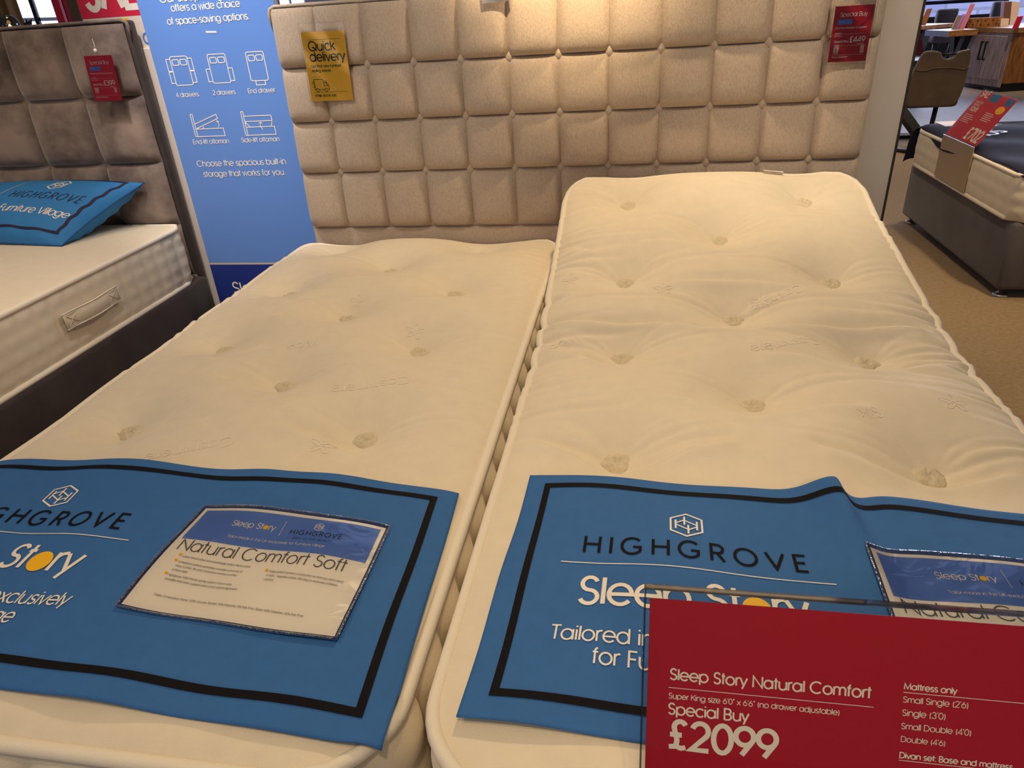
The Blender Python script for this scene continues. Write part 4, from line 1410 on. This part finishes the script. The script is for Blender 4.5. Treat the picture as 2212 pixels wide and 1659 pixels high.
r = thing('bed_runner', (2.2, 1.6, .56), 'navy cloth with silver lettering draped over the charcoal divan bed', 'bed runner')
na, nb = 70, 90
Ag, Bg = np.meshgrid(np.linspace(0, 1, na), np.linspace(0, 1, nb))
def navy_pt(a, b, lift=0.0):
    a, b = np.asarray(a, float), np.asarray(b, float)
    edge = FX - .012 + .012 * np.sin(b * 9) - .02 * b * (1 - b)
    x = edge + .60 * a
    L = b * (FY1 + .20 - (FY0 + .02))
    y = FY0 + .02 + L
    yb = FY1 - .03
    over = np.clip(y - yb, 0, None)
    ang = np.clip(over / .05, 0, 1.45)
    R_ = .05
    y2 = np.where(over > 0, yb + R_ * np.sin(ang) + np.clip(over - .0725, 0, None) * .12, y)
    z2 = -np.where(over > 0, R_ * (1 - np.cos(ang)) + np.clip(over - .0725, 0, None) * .99, 0)
    z = .548 + .020 + z2 + .006 * np.sin(b * 17 + a * 4) * (over <= 0) - .016 * np.exp(-(x - FX) / .02)
    x = x - .03 * np.clip(over / .1, 0, 1) * (1 - a)
    return np.stack([x, y2, z + lift], 1)
o = mesh('cloth', navy_pt(Ag.ravel(), Bg.ravel()), grid_faces(na, nb), NAVY, r, True)
so = o.modifiers.new('thickness', 'SOLIDIFY')
so.thickness = .002
so.offset = -1
SILV = mat('silver_ink', (214, 214, 220), .4)
p0, p1 = PZ(2121, 301, .566), PZ(2178, 287, .566)
k = Ink(plane_map((p0[0], p0[1], .572), (p1 - p0) * [1, 1, 0], np.array([-(p1 - p0)[1], (p1 - p0)[0], 0]), .003))
Lw = np.linalg.norm((p1 - p0)[:2])
k.text('nos', 0, 0, size=.16, w=9, sx=Lw / text_width('nos') * 100 / .16)
k.text('collection', Lw * .5, .13, size=.055, w=8, sx=1.4)
k.build('lettering', SILV, r)
p0 = PZ(2040, 269, .572)
sl = box('clear_pocket_card', (p0[0] - .02, p0[1] - .07, .570), (p0[0] + .16, p0[1] + .10, .574), PAPER, None, loc=(p0[0], p0[1], .57))
tag(sl, 'small white card lying on the navy cloth behind the tilted sale sign', 'card')

# tilted sale sign on the far bed
q0, q1 = PX(2040, 291, FX - .02), PX(2107, 319, FX - .02)
yl, yr, zs_ = q0[1], q1[1], (q0[2] + q1[2]) / 2
t0, t1 = PY(2128, 192, yl), PY(2205, 209, yr)
top = (t0 + t1) / 2
D = np.array([top[0] - (FX - .02), 0, top[2] - zs_])
hgt = np.linalg.norm(D)
D /= hgt
U = np.array([0, -1.0, 0])
O = np.array([FX - .02, yl, zs_])
wid = yl - yr
r = thing('price_sign', (FX - .02, (yl + yr) / 2, zs_), 'tilted red and blue SALE card on the foot of the charcoal divan bed', 'sign')
N = np.cross(U, D)
def fmap(off):
    return lambda P, k=0.0: O + P[:, :1] * U + P[:, 1:2] * D + N * (off + k)
def fq(nm, x0, y0, x1, y1, off, m, th=0):
    P = np.array([(x0, y0), (x1, y0), (x1, y1), (x0, y1)])
    V = fmap(off)(P)
    if th:
        return mesh(nm, np.concatenate([V, fmap(off + th)(P)]), [[3, 2, 1, 0], [4, 5, 6, 7], [0, 1, 5, 4], [1, 2, 6, 5], [2, 3, 7, 6], [3, 0, 4, 7]], m, r)
    return mesh(nm, V, [[0, 1, 2, 3]], m, r)
fq('red_card', .004, .006, wid - .004, hgt - .012, 0, mat('red_sale_card', (206, 52, 66), .4), .001)
fq('blue_print', wid * .34, hgt * .80, wid * .58, hgt * .95, .0015, mat('teal_blue_print', (58, 118, 170), .5))
fq('blue_print', wid * .78, hgt * .80, wid * .95, hgt * .93, .0015, MATS['teal_blue_print'])
k = Ink(fmap(.0018))
k.disc(wid * .82, hgt * .70, wid * .10, hgt * .075)
k.build('yellow_print', YELLOWINK, r)
k = Ink(fmap(.0018))
k.text('SALE', wid * .06, hgt * .85, width=wid * .22, w=13)
k.text('Special Buy', wid * .08, hgt * .72, width=wid * .22, w=9)
k.text('mattress', wid * .08, hgt * .66, width=wid * .18, w=9)
k.text('save', wid * .10, hgt * .56, width=wid * .2, w=12)
for i in range(5):
    k.line([(wid * .08, hgt * (.48 - .035 * i)), (wid * (.30 + .04 * (i % 3)), hgt * (.48 - .035 * i))], .003)
    k.line([(wid * .55, hgt * (.60 - .035 * i)), (wid * (.76 + .04 * (i % 2)), hgt * (.60 - .035 * i))], .003)
k.text('\u00a3702', wid * .52, hgt * .08, width=wid * .42, w=15)
k.build('lettering', WHITEINK, r)
fq('front_sheet', 0, 0, wid, hgt, .004, SLEEVE)
MIR = mat('reflective_acrylic', (214, 190, 156), .28, metal=.7)
m0, m1 = PX(2028, 384, FX - .022), PX(2090, 416, FX - .022)
zl = (m0[2] + m1[2]) / 2
box('hanging_plate', (FX - .026, yr, zl - .004), (FX - .022, yl, zs_ + .002), MIR, r)

# ------------------------------------------------------------------ dining area behind
# swivel dining chair seen from behind
CY = 4.75
CHB = mat('brown_chair_fabric', (92, 76, 62), .85, .3, 300, .3, 5, sheen=.4)
q = PY(2025, 330, CY)
ccx = float(PY(2028, 190, CY)[0])
r = thing('dining_chair', (ccx, CY - .1, 0), 'brown upholstered dining chair with a black handle on its back', 'chair')
px = [(2004, 111), (2016, 110), (2028, 111), (2034, 114), (2036, 121), (2041, 126), (2048, 128), (2056, 126.5), (2064, 122), (2068, 115), (2076, 111), (2088, 108.5), (2097, 106.5), (2099, 110), (2098, 124), (2095, 142), (2090, 165), (2082, 190), (2075, 208), (2070, 217), (2062, 226), (2050, 229), (2020, 231), (1990, 231), (1962, 232), (1955, 229), (1954, 215), (1958, 197), (1967, 172), (1979, 147), (1990, 126), (1997, 115)]
P2 = np.array([PY(u, v, CY)[[0, 2]] for u, v in px])
mx_, mz_ = P2[:, 0].mean(), P2[:, 1].mean()
def chair_shell(P2, y0, d, m, name, shrink):
    bm = bmesh.new()
    ctr = P2.mean(0)
    f = lambda p, y: (p[0], y, p[1])
    a = [bm.verts.new(f(p, y0)) for p in P2]
    b = [bm.verts.new(f(p, y0 + d)) for p in P2]
    n = len(P2)
    bm.faces.new(a)
    bm.faces.new(b[::-1])
    for i in range(n):
        bm.faces.new([a[(i + 1) % n], a[i], b[i], b[(i + 1) % n]])
    bmesh.ops.recalc_face_normals(bm, faces=bm.faces)
    es = [e for e in bm.edges if abs(e.verts[0].co.y - e.verts[1].co.y) < d * .5]
    bmesh.ops.bevel(bm, geom=es, offset=.012, segments=3, affect='EDGES', profile=.5)
    bmesh.ops.triangulate(bm, faces=[f_ for f_ in bm.faces if len(f_.verts) > 4])
    bm.verts.index_update()
    V = [v.co[:] for v in bm.verts]
    F = [[v.index for v in f_.verts] for f_ in bm.faces]
    bm.free()
    return mesh(name, V, F, m, r)
bk = chair_shell(P2, CY, .06, CHB, 'backrest', 0)
seam = [PY(u, v, CY - .002) for u, v in ((1977, 151), (1988, 153), (2000, 153), (2012, 149), (2025, 147), (2045, 146.5), (2068, 147), (2078, 150), (2086, 149), (2094, 143))]
tube('seam', seam, .005, CHB, bk, n=6)
h0, h1 = PY(2033, 117, CY + .03), PY(2070, 115, CY + .03)
tube('handle', [h0, (h0 + h1) / 2 + [0, -.01, -.004], h1], .009, BLACKMET, r, n=8)
zs2 = float(PY(2020, 229, CY)[2])
box('seat', (ccx - .24, CY + .02, zs2 - .02), (ccx + .20, CY + .50, zs2 + .10), CHB, r, .04, seg=3)
s0 = PY(2023, 228, CY + .2)
f0 = np.array([s0[0], CY + .2, .0])
tube('column', [(s0[0], CY + .2, zs2), (s0[0] - .01, CY + .2, .02)], .022, BLACKMET, r)
d0, d1 = PY(1951, 246, CY - .1), PY(1990, 300, CY - .2)
V, F = tube_vf([d0 + (d0 - d1) * .2, d0, d1], .05, False, 4)
mesh('brace', V, F, BLACKMET, r)
cen = PZ(1972, 318, .012)
t = np.linspace(0, 2 * math.pi, 48, endpoint=False)
sq = lambda v, e: np.sign(v) * np.abs(v) ** e
ring = np.stack([cen[0] + .16 + .34 * sq(np.cos(t), .45), cen[1] + .14 + .38 * sq(np.sin(t), .45), 0 * t + .014], 1)
tube('floor_ring', ring, .016, BLACKMET, r, True, 8)

# oak cabinet
OAKL = wood('weathered_oak', (176, 158, 158), (132, 116, 118), (9, 9, 1.2))
OAKO = wood('orange_oak', (172, 116, 58), (112, 70, 34), (9, 9, 1.2))
OAKT = wood('oak_top', (178, 132, 84), (130, 90, 52), (2, 9, 9))
c0 = np.array([4.80, 8.15])
ang = math.atan2(.16, .75)
ex, ey = np.array([math.cos(ang), math.sin(ang)]), np.array([-math.sin(ang), math.cos(ang)])
r = thing('cabinet', (c0[0] + .5, c0[1] + .5, 0), 'two door oak cabinet with black bar handles', 'cabinet')
def cbox(name, a, b, m, par=None, bev=0.004):
    V, F = box_vf(a, b, bev, 1)
    xy = c0 + V[:, :1] * ex + V[:, 1:2] * ey
    return mesh(name, np.concatenate([xy, V[:, 2:3]], 1), F, m, par if par is not None else r)
LY, LXX, HT = 0.86, 1.6, .74
cbox('body', (0.02, 0.0, .10), (LXX, LY, HT - .06), OAKO, bev=.003)
cbox('top', (-.01, -.02, HT - .06), (LXX + .02, LY + .02, HT), OAKT)
cbox('front_frame', (0.0, 0.0, .06), (.022, LY, HT - .06), OAKL)
cbox('plinth', (.06, .04, 0), (LXX - .05, LY - .04, .10), BLACKMET)
for k_, (y0, y1) in enumerate(((.05, .43), (.435, .81))):
    d = cbox('door', (-.014, y0, .14), (.004, y1, HT - .09), OAKL)
    hy = (.385, .475)[k_]
    for (a, b) in (((-.05, hy, .36), (-.036, hy + .016, .58)), ((-.05, hy, .36), (-.012, hy + .016, .376)), ((-.05, hy, .564), (-.012, hy + .016, .58))):
        cbox('handle', a, b, BLACKMET, d, 0) if a[2] == .36 and b[2] == .58 else cbox('handle_post', a, b, BLACKMET, d, 0)
# rack with bored holes standing on the cabinet
ra, rb = PZ(2088, 60, HT), PZ(2163, 57, HT)
rr_ = thing('wine_rack', ((ra[0] + rb[0]) / 2, (ra[1] + rb[1]) / 2, HT), 'low oak rack board with drilled holes on the cabinet top', 'rack')
dv = rb - ra
dv[2] = 0
Lr = np.linalg.norm(dv)
dv /= Lr
nv = np.array([-dv[1], dv[0], 0])
a = ra + nv * .02
V = []
for (s_, n_, z) in ((0, 0, 0), (1, 0, 0), (1, 1, 0), (0, 1, 0), (0, 0, 1), (1, 0, 1), (1, 1, 1), (0, 1, 1)):
    V.append(a + dv * Lr * s_ + nv * .03 * n_ + np.array([0, 0, HT * 0 + .11 * z]))
mesh('board', V, [[3, 2, 1, 0], [4, 5, 6, 7], [0, 1, 5, 4], [1, 2, 6, 5], [2, 3, 7, 6], [3, 0, 4, 7]], OAKO, rr_)
for i in range(9):
    cpt = a + dv * Lr * (.06 + .11 * i) + np.array([0, 0, .03 if i % 2 else .075]) - nv * .001
    tt = np.linspace(0, 2 * math.pi, 10, endpoint=False)
    V = [cpt + dv * .009 * math.cos(q) + np.array([0, 0, .009 * math.sin(q)]) for q in tt] + [cpt + nv * .003 + dv * .009 * math.cos(q) + np.array([0, 0, .009 * math.sin(q)]) for q in tt]
    F = [list(range(10))] + [[j, (j + 1) % 10, 10 + (j + 1) % 10, 10 + j] for j in range(10)]
    mesh('hole', V, F, BLACKMET, rr_)

def stand_card(name, label, px4, zb, m, cat='card', th=.012):
    """card standing on a surface at height zb; px4 outline TL TR BR BL"""
    br, bl = PZ(*px4[2], zb), PZ(*px4[3], zb)
    ym = (br[1] + bl[1]) / 2
    br, bl = (PY(*px4[2], ym), PY(*px4[3], ym))
    br[2] = bl[2] = zb
    V = [PY(*px4[0], ym), PY(*px4[1], ym), br, bl]
    V = np.array(V + [p + np.array([0, th, 0]) for p in V])
    o = mesh(name, V, [[0, 3, 2, 1], [4, 5, 6, 7], [0, 1, 5, 4], [1, 2, 6, 5], [2, 3, 7, 6], [3, 0, 4, 7]], m, None, False, tuple(V[[2, 3]].mean(0)))
    tag(o, label, cat)
    return o
PINK = mat('pink_card', (226, 150, 190), .5)
LILACC = mat('lilac_card', (176, 150, 214), .4)
ORANGEC = mat('tan_card', (206, 148, 104), .5)
GLASSY = film('frosted_block', (.9, .85, .8), .1, 0, gmin=.1)
stand_card('photo_block', 'small clear block with a picture on the cabinet top', ((2163, 40), (2180, 40), (2178, 57), (2161, 57)), HT, PAPER, 'photo block', .03)
stand_card('price_card', 'slanted red price card on the cabinet beside the white leaflet', ((2198, 36), (2211, 34), (2200, 61), (2187, 61)), HT, REDTAG)
stand_card('leaflet', 'bright white display leaflet standing on the cabinet top', ((2186, 3), (2204, 5), (2196, 51), (2181, 51)), HT, mat('white_gloss_card', (246, 232, 224), .3), 'leaflet')
stand_card('box_pack', 'brown box standing at the back of the cabinet top', ((2170, 4), (2186, 3), (2181, 53), (2166, 53)), HT, mat('brown_box', (120, 88, 84), .6), 'box', .10)

# tables
def table(label, front, thick, depth, z, topm, edgem, legs):
    (u0, v0), (u1, v1) = front
    a, b = PZ(u0, v0, z), PZ(u1, v1, z)
    d = b - a
    d[2] = 0
    L = np.linalg.norm(d)
    d /= L
    n = np.array([-d[1], d[0], 0])
    if n[1] < 0: n = -n
    r = thing('dining_table', tuple((a + b) / 2 * [1, 1, 0]), label, 'table')
    def bx(name, s0, s1, n0, n1, z0, z1, m):
        V = [a * [1, 1, 0] + d * s + n * q + np.array([0, 0, zz]) for s in (s0, s1) for q in (n0, n1) for zz in (z0, z1)]
        return mesh(name, V, [[0, 1, 3, 2], [4, 6, 7, 5], [0, 4, 5, 1], [2, 3, 7, 6], [0, 2, 6, 4], [1, 5, 7, 3]], m, r)
    bx('tabletop', 0, L, .004, depth, z - thick, z, topm)
    bx('edge_band', 0, L, 0, .004, z - thick, z, edgem)
    for (s0, s1) in legs:
        p, q = a * [1, 1, 0] + d * L * s0 + n * .25 + [0, 0, z - thick], a * [1, 1, 0] + d * L * s1 + n * .25
        w_ = d * .05
        V = [p - w_, p + w_, q + w_, q - w_]
        V = V + [v + n * .09 for v in V]
        mesh('leg', V, [[0, 3, 2, 1], [4, 5, 6, 7], [0, 1, 5, 4], [1, 2, 6, 5], [2, 3, 7, 6], [3, 0, 4, 7]], BLACKMET, r)
    return r
GREYEDGE = mat('bluish_grey_edge', (150, 160, 190), .6, 0, 0, .3, 30)
table('oak topped table with crossed black legs left of the cabinet', ((1999, 65), (2049, 67)), .07, .40, .72, OAKT, GREYEDGE, ((.45, .75), (.9, .45)))
table('oak table further back behind the leaflets', ((1983, 57), (2062, 50)), .05, .6, .72, OAKT, OAKO, ((.2, .45), (.75, .5)))
stand_card('leaflet', 'tall lilac leaflet standing on the oak table', ((2078, 30), (2092, 30), (2079, 62), (2064, 62)), .72, LILACC, 'leaflet')
stand_card('leaflet', 'grey leaflet leaning beside the lilac one on the table', ((2069, 33), (2079, 33), (2066, 63), (2055, 63)), .72, mat('grey_card', (160, 146, 150), .5), 'leaflet')
stand_card('leaflet', 'pink leaflet rising above the lilac one', ((2096, 9), (2107, 8), (2083, 62), (2072, 62)), .72, PINK, 'leaflet')
stand_card('leaflet', 'slanted tan leaflet on the table by the grey board', ((2002, 19), (2014, 18), (2000, 54), (1986, 54)), .72, ORANGEC, 'leaflet')

# sofa and dark furniture under the windows
DARKF = mat('charcoal_upholstery', (52, 48, 52), .9, .3, 200)
def lump(name, label, cat, px4, y, d, parts):
    V = [PY(u, v, y) for u, v in px4]
    x0, x1 = min(p[0] for p in V), max(p[0] for p in V)
    z1 = max(p[2] for p in V)
    r = thing(name, ((x0 + x1) / 2, y + d / 2, 0), label, cat)
    parts(r, x0, x1, y, d, z1)
    return r
def sofa_parts(r, x0, x1, y, d, z1):
    box('base', (x0, y, .06), (x1, y + d, .42), DARKF, r, .03)
    box('backrest', (x0, y, .40), (x1, y + .24, z1), DARKF, r, .05)
    box('arm', (x0, y + .02, .3), (x0 + .18, y + d, z1 - .12), DARKF, r, .05)
    box('arm', (x1 - .18, y + .02, .3), (x1, y + d, z1 - .12), DARKF, r, .05)
    for x in (x0 + .1, x1 - .1):
        lathe('foot', (x, y + .1, 0), [(.03, 0), (.03, .07)], BLACKMET, r, 10)
        lathe('foot', (x, y + d - .1, 0), [(.03, 0), (.03, .07)], BLACKMET, r, 10)
lump('sofa', 'long dark sofa seen from behind below the shop windows', 'sofa', ((2004, 38), (2068, 52)), 12.3, .9, sofa_parts)
lump('sofa', 'low dark sofa behind the oak cabinet', 'sofa', ((2092, 33), (2170, 44)), 12.3, .9, sofa_parts)
def chair_parts(r, x0, x1, y, d, z1):
    box('seat', (x0, y, .40), (x1, y + d, .52), DARKF, r, .03)
    box('backrest', (x0, y, .5), (x1, y + .12, z1), DARKF, r, .03)
    for x in (x0 + .05, x1 - .05):
        for yy in (y + .05, y + d - .05):
            lathe('leg', (x, yy, 0), [(.018, 0), (.02, .42)], BLACKMET, r, 8)
lump('armchair', 'square black chair back in front of the shop windows', 'chair', ((2028, 20), (2070, 37)), 11.5, .55, chair_parts)
lump('armchair', 'tall black chair by the window near the cabinet boxes', 'chair', ((2150, 3), (2166, 26)), 11.5, .55, chair_parts)
# slim rail across the windows
p, q = PY(1985, 8, 13.5), PY(2165, -2, 13.5)
rl = thing('hanging_rail', ((p[0] + q[0]) / 2, 13.5, 0), 'thin dark horizontal rail in front of the shop windows', 'rail')
tube('rail', [p, q], .03, BLACKMET, rl)
for e in (p, q):
    tube('post', [(e[0], e[1], 0), e], .02, BLACKMET, rl)
# dark red display board left of the chair, beside the grey board
stand_card('price_board', 'dark red display card leaning behind the brown chair', ((1984, 62), (1988, 62), (1997, 119), (1968, 119)), .50, mat('dark_red_card', (122, 44, 58), .5), 'card')
p = PZ(1985, 126, .52)
r = thing('side_table', (p[0] - .25, p[1] + .25, 0), 'low dark table carrying the dark red card behind the brown chair', 'table')
box('tabletop', (p[0] - .7, p[1] - .05, .44), (p[0] + .16, p[1] + .9, .50), mat('dark_brown_wood', (70, 52, 44), .5), r, .005)
for x in (p[0] - .5, p[0] + .06):
    for y in (p[1] + .06, p[1] + .5):
        box('leg', (x, y, 0), (x + .05, y + .05, .44), BLACKMET, r)

# ------------------------------------------------------------------ top left, beyond the grey headboard
BY = 3.2
CURT = mat('tan_curtain', (150, 122, 86), .9, .2, 200)
a, b = PY(-60, 60, BY), PY(48, 58, BY)
n = 90
V, F = [], []
for i in range(n):
    t = i / (n - 1)
    x = a[0] + (b[0] - a[0]) * t
    y = BY + .035 * math.sin(t * 40)
    for z in (.03, 1.2, 2.4):
        V.append((x - (z - 1.4) * .0, y, z))
for i in range(n - 1):
    for j in range(2):
        F.append([i * 3 + j, (i + 1) * 3 + j, (i + 1) * 3 + j + 1, i * 3 + j + 1])
o = mesh('curtain', V, F, CURT, None, True, ((a[0] + b[0]) / 2, BY, 0))
so = o.modifiers.new('thickness', 'SOLIDIFY')
so.thickness = .006
tag(o, 'tan pleated curtain behind the grey headboard', 'curtain')
# bright windows in the left wall, beyond the headboards
for i_, (u0, u1, va, vb, lab) in enumerate(((30, 124, 64, -40, 'bright window between the tan curtain and the red banner'), (604, 652, 26, -30, 'bright window over the left corner of the beige headboard'))):
    a, b = PX(u0, va, -5.48), PX(u1, vb, -5.48)
    w = tag(bpy.data.objects.new('window_%d' % (6 + i_), None), lab, None, None, 'structure')
    COL.objects.link(w)
    w.location = (-5.48, (a[1] + b[1]) / 2, 1.0)
    V, F = box_vf((-5.495, a[1], 1.0), (-5.48, b[1], 2.9))
    mesh('pane', V, F, DAY2, w)
    n_ = 4 + 3 * i_
    V, F = join([box_vf((-5.48, a[1], 1.0 + 1.87 * q / n_), (-5.455, b[1], 1.03 + 1.87 * q / n_)) for q in range(n_ + 1)] + [box_vf((-5.48, a[1] + (b[1] - a[1]) * q - .02, 1.0), (-5.455, a[1] + (b[1] - a[1]) * q + .02, 2.9)) for q in (0, .42, 1)])
    mesh('window_frame', V, F, FRAMEM, w)
a, b = PY(770, 6, 13.95), PY(812, -20, 13.95)
w = tag(bpy.data.objects.new('window_8', None), 'small bright window over the beige headboard', None, None, 'structure')
COL.objects.link(w)
w.location = ((a[0] + b[0]) / 2, 13.95, a[2])
V, F = box_vf((a[0], 13.98, a[2] - .5), (b[0], 13.995, b[2] + .5))
mesh('pane', V, F, DAY2, w)
# glass bulb lamp on a stand
p = PY(20, 52, 2.32)
r = thing('table_lamp', (p[0], 2.32, 0.9), 'round smoked glass lamp just above the grey headboard', 'lamp')
prof = [(.012, -.10)] + [(.062 * math.sin(t), -.062 * math.cos(t)) for t in np.linspace(.25, math.pi - .02, 14)]
lathe('glass_globe', p + [0, 0, -.005], prof, film('smoked_glass', (.42, .38, .36), .02, 0, gmin=.05), r, 24)
lathe('bulb', p + [0, 0, -.02], [(.004, -.03), (.012, -.015), (.014, 0), (.004, .018)], mat('glowing_bulb', (255, 214, 150), 1, emit=9), r, 14)
lathe('stem', (p[0], 2.32, .90), [(.07, 0), (.07, .012), (.012, .02), (.012, p[2] - .90 - .10)], BLACKMET, r, 14)
r2 = thing('console_table', (p[0], 2.4, 0), 'dark console table behind the grey headboard', 'table')
box('tabletop', (p[0] - .5, 2.2, .86), (p[0] + .45, 2.6, .90), MATS['dark_brown_wood'], r2, .004)
for x in (p[0] - .46, p[0] + .41):
    for y in (2.23, 2.53):
        box('leg', (x, y, 0), (x + .04, y + .04, .86), BLACKMET, r2)
# plant leaves
p = PY(62, 58, 2.5)
r = thing('potted_plant', (p[0] - .02, 2.5, .90), 'small dark leafed plant above the grey headboard', 'plant')
lathe('pot', (p[0] - .02, 2.5, .90), [(.05, 0), (.065, .12), (.06, .12)], mat('dark_pot', (60, 56, 52), .6), r, 16)
LEAF = mat('dark_leaf', (52, 60, 46), .5)
tube('stem', [(p[0] - .02, 2.5, 1.02), (p[0] - .02, 2.5, p[2])], .006, LEAF, r)
for i, (du, dv) in enumerate(((-9, -14), (-4, -19), (4, -16), (9, -18), (-8, -6), (7, -8))):
    tip = PY(60 + du, 58 + dv, 2.5 + .04 * (i % 2))
    bs = np.array([p[0] - .02, 2.5, p[2] - .02])
    d = tip - bs
    sd = np.array([d[2], 0, -d[0]]) * .22
    V = [bs, bs + d * .5 + sd, tip, bs + d * .5 - sd, bs + d * .5 + np.array([0, .012, 0])]
    mesh('leaf', V, [[0, 1, 4], [1, 2, 4], [2, 3, 4], [3, 0, 4]], LEAF, r, True)
# black floor lamp pole
p = PY(75, 30, 2.9)
r = thing('floor_lamp', (p[0], 2.9, 0), 'black floor lamp pole in front of the bright window', 'lamp')
lathe('base', (p[0], 2.9, 0), [(.14, 0), (.14, .02), (.02, .03)], BLACKMET, r, 20)
tube('pole', [(p[0], 2.9, .02), (p[0], 2.9, 1.75)], .013, BLACKMET, r)
lathe('lamp_shade', (p[0], 2.9, 1.72), [(.16, 0), (.10, .2), (.09, .2)], BLACKMET, r, 20)
# second white globe shade behind
p = PY(98, 18, 5.0)
r = thing('floor_lamp', (p[0], 5.0, 0), 'white globe lamp glowing before the bright window', 'lamp')
lathe('base', (p[0], 5.0, 0), [(.14, 0), (.14, .02), (.02, .03)], BLACKMET, r, 16)
tube('pole', [(p[0], 5.0, .02), (p[0], 5.0, p[2] - .1)], .012, CHROME, r)
lathe('lamp_shade', p, [(.11 * math.sin(t), -.11 * math.cos(t)) for t in np.linspace(.05, math.pi - .05, 14)], mat('white_lamp_shade', (255, 250, 240), .6, emit=1.2), r, 20)
# red banners with a black gap and brown post
def upright(name, label, cat, u0, u1, y, m, z1=2.2, th=.03, frame=None):
    a, b = PY(u0, 40, y), PY(u1, 40, y)
    o = thing(name, ((a[0] + b[0]) / 2, y, 0), label, cat)
    box('panel', (a[0], y, .03), (b[0], y + th, z1), m, o, .003, seg=1)
    box('base', (a[0], y, 0), (b[0], y + th, .03), BLACKMET, o)
    return o
upright('banner', 'red banner strip beside the bright window', 'banner', 122, 138, 2.2, REDTAG)
upright('divider_post', 'black upright between the two red banner strips', 'post', 138, 147, 2.25, BLACKMET)
upright('banner', 'narrow red banner strip between the black and brown posts', 'banner', 146, 153, 2.2, REDTAG)
upright('divider_post', 'olive brown upright post left of the SALE sign', 'post', 153, 176, 2.1, mat('olive_post', (104, 82, 60), .7))
# small blue display far behind, over the headboard
upright('banner', 'bright blue display board far behind the beige headboard', 'banner', 828, 868, 9.0, mat('bright_blue_board', (60, 140, 230), .5), 1.9)
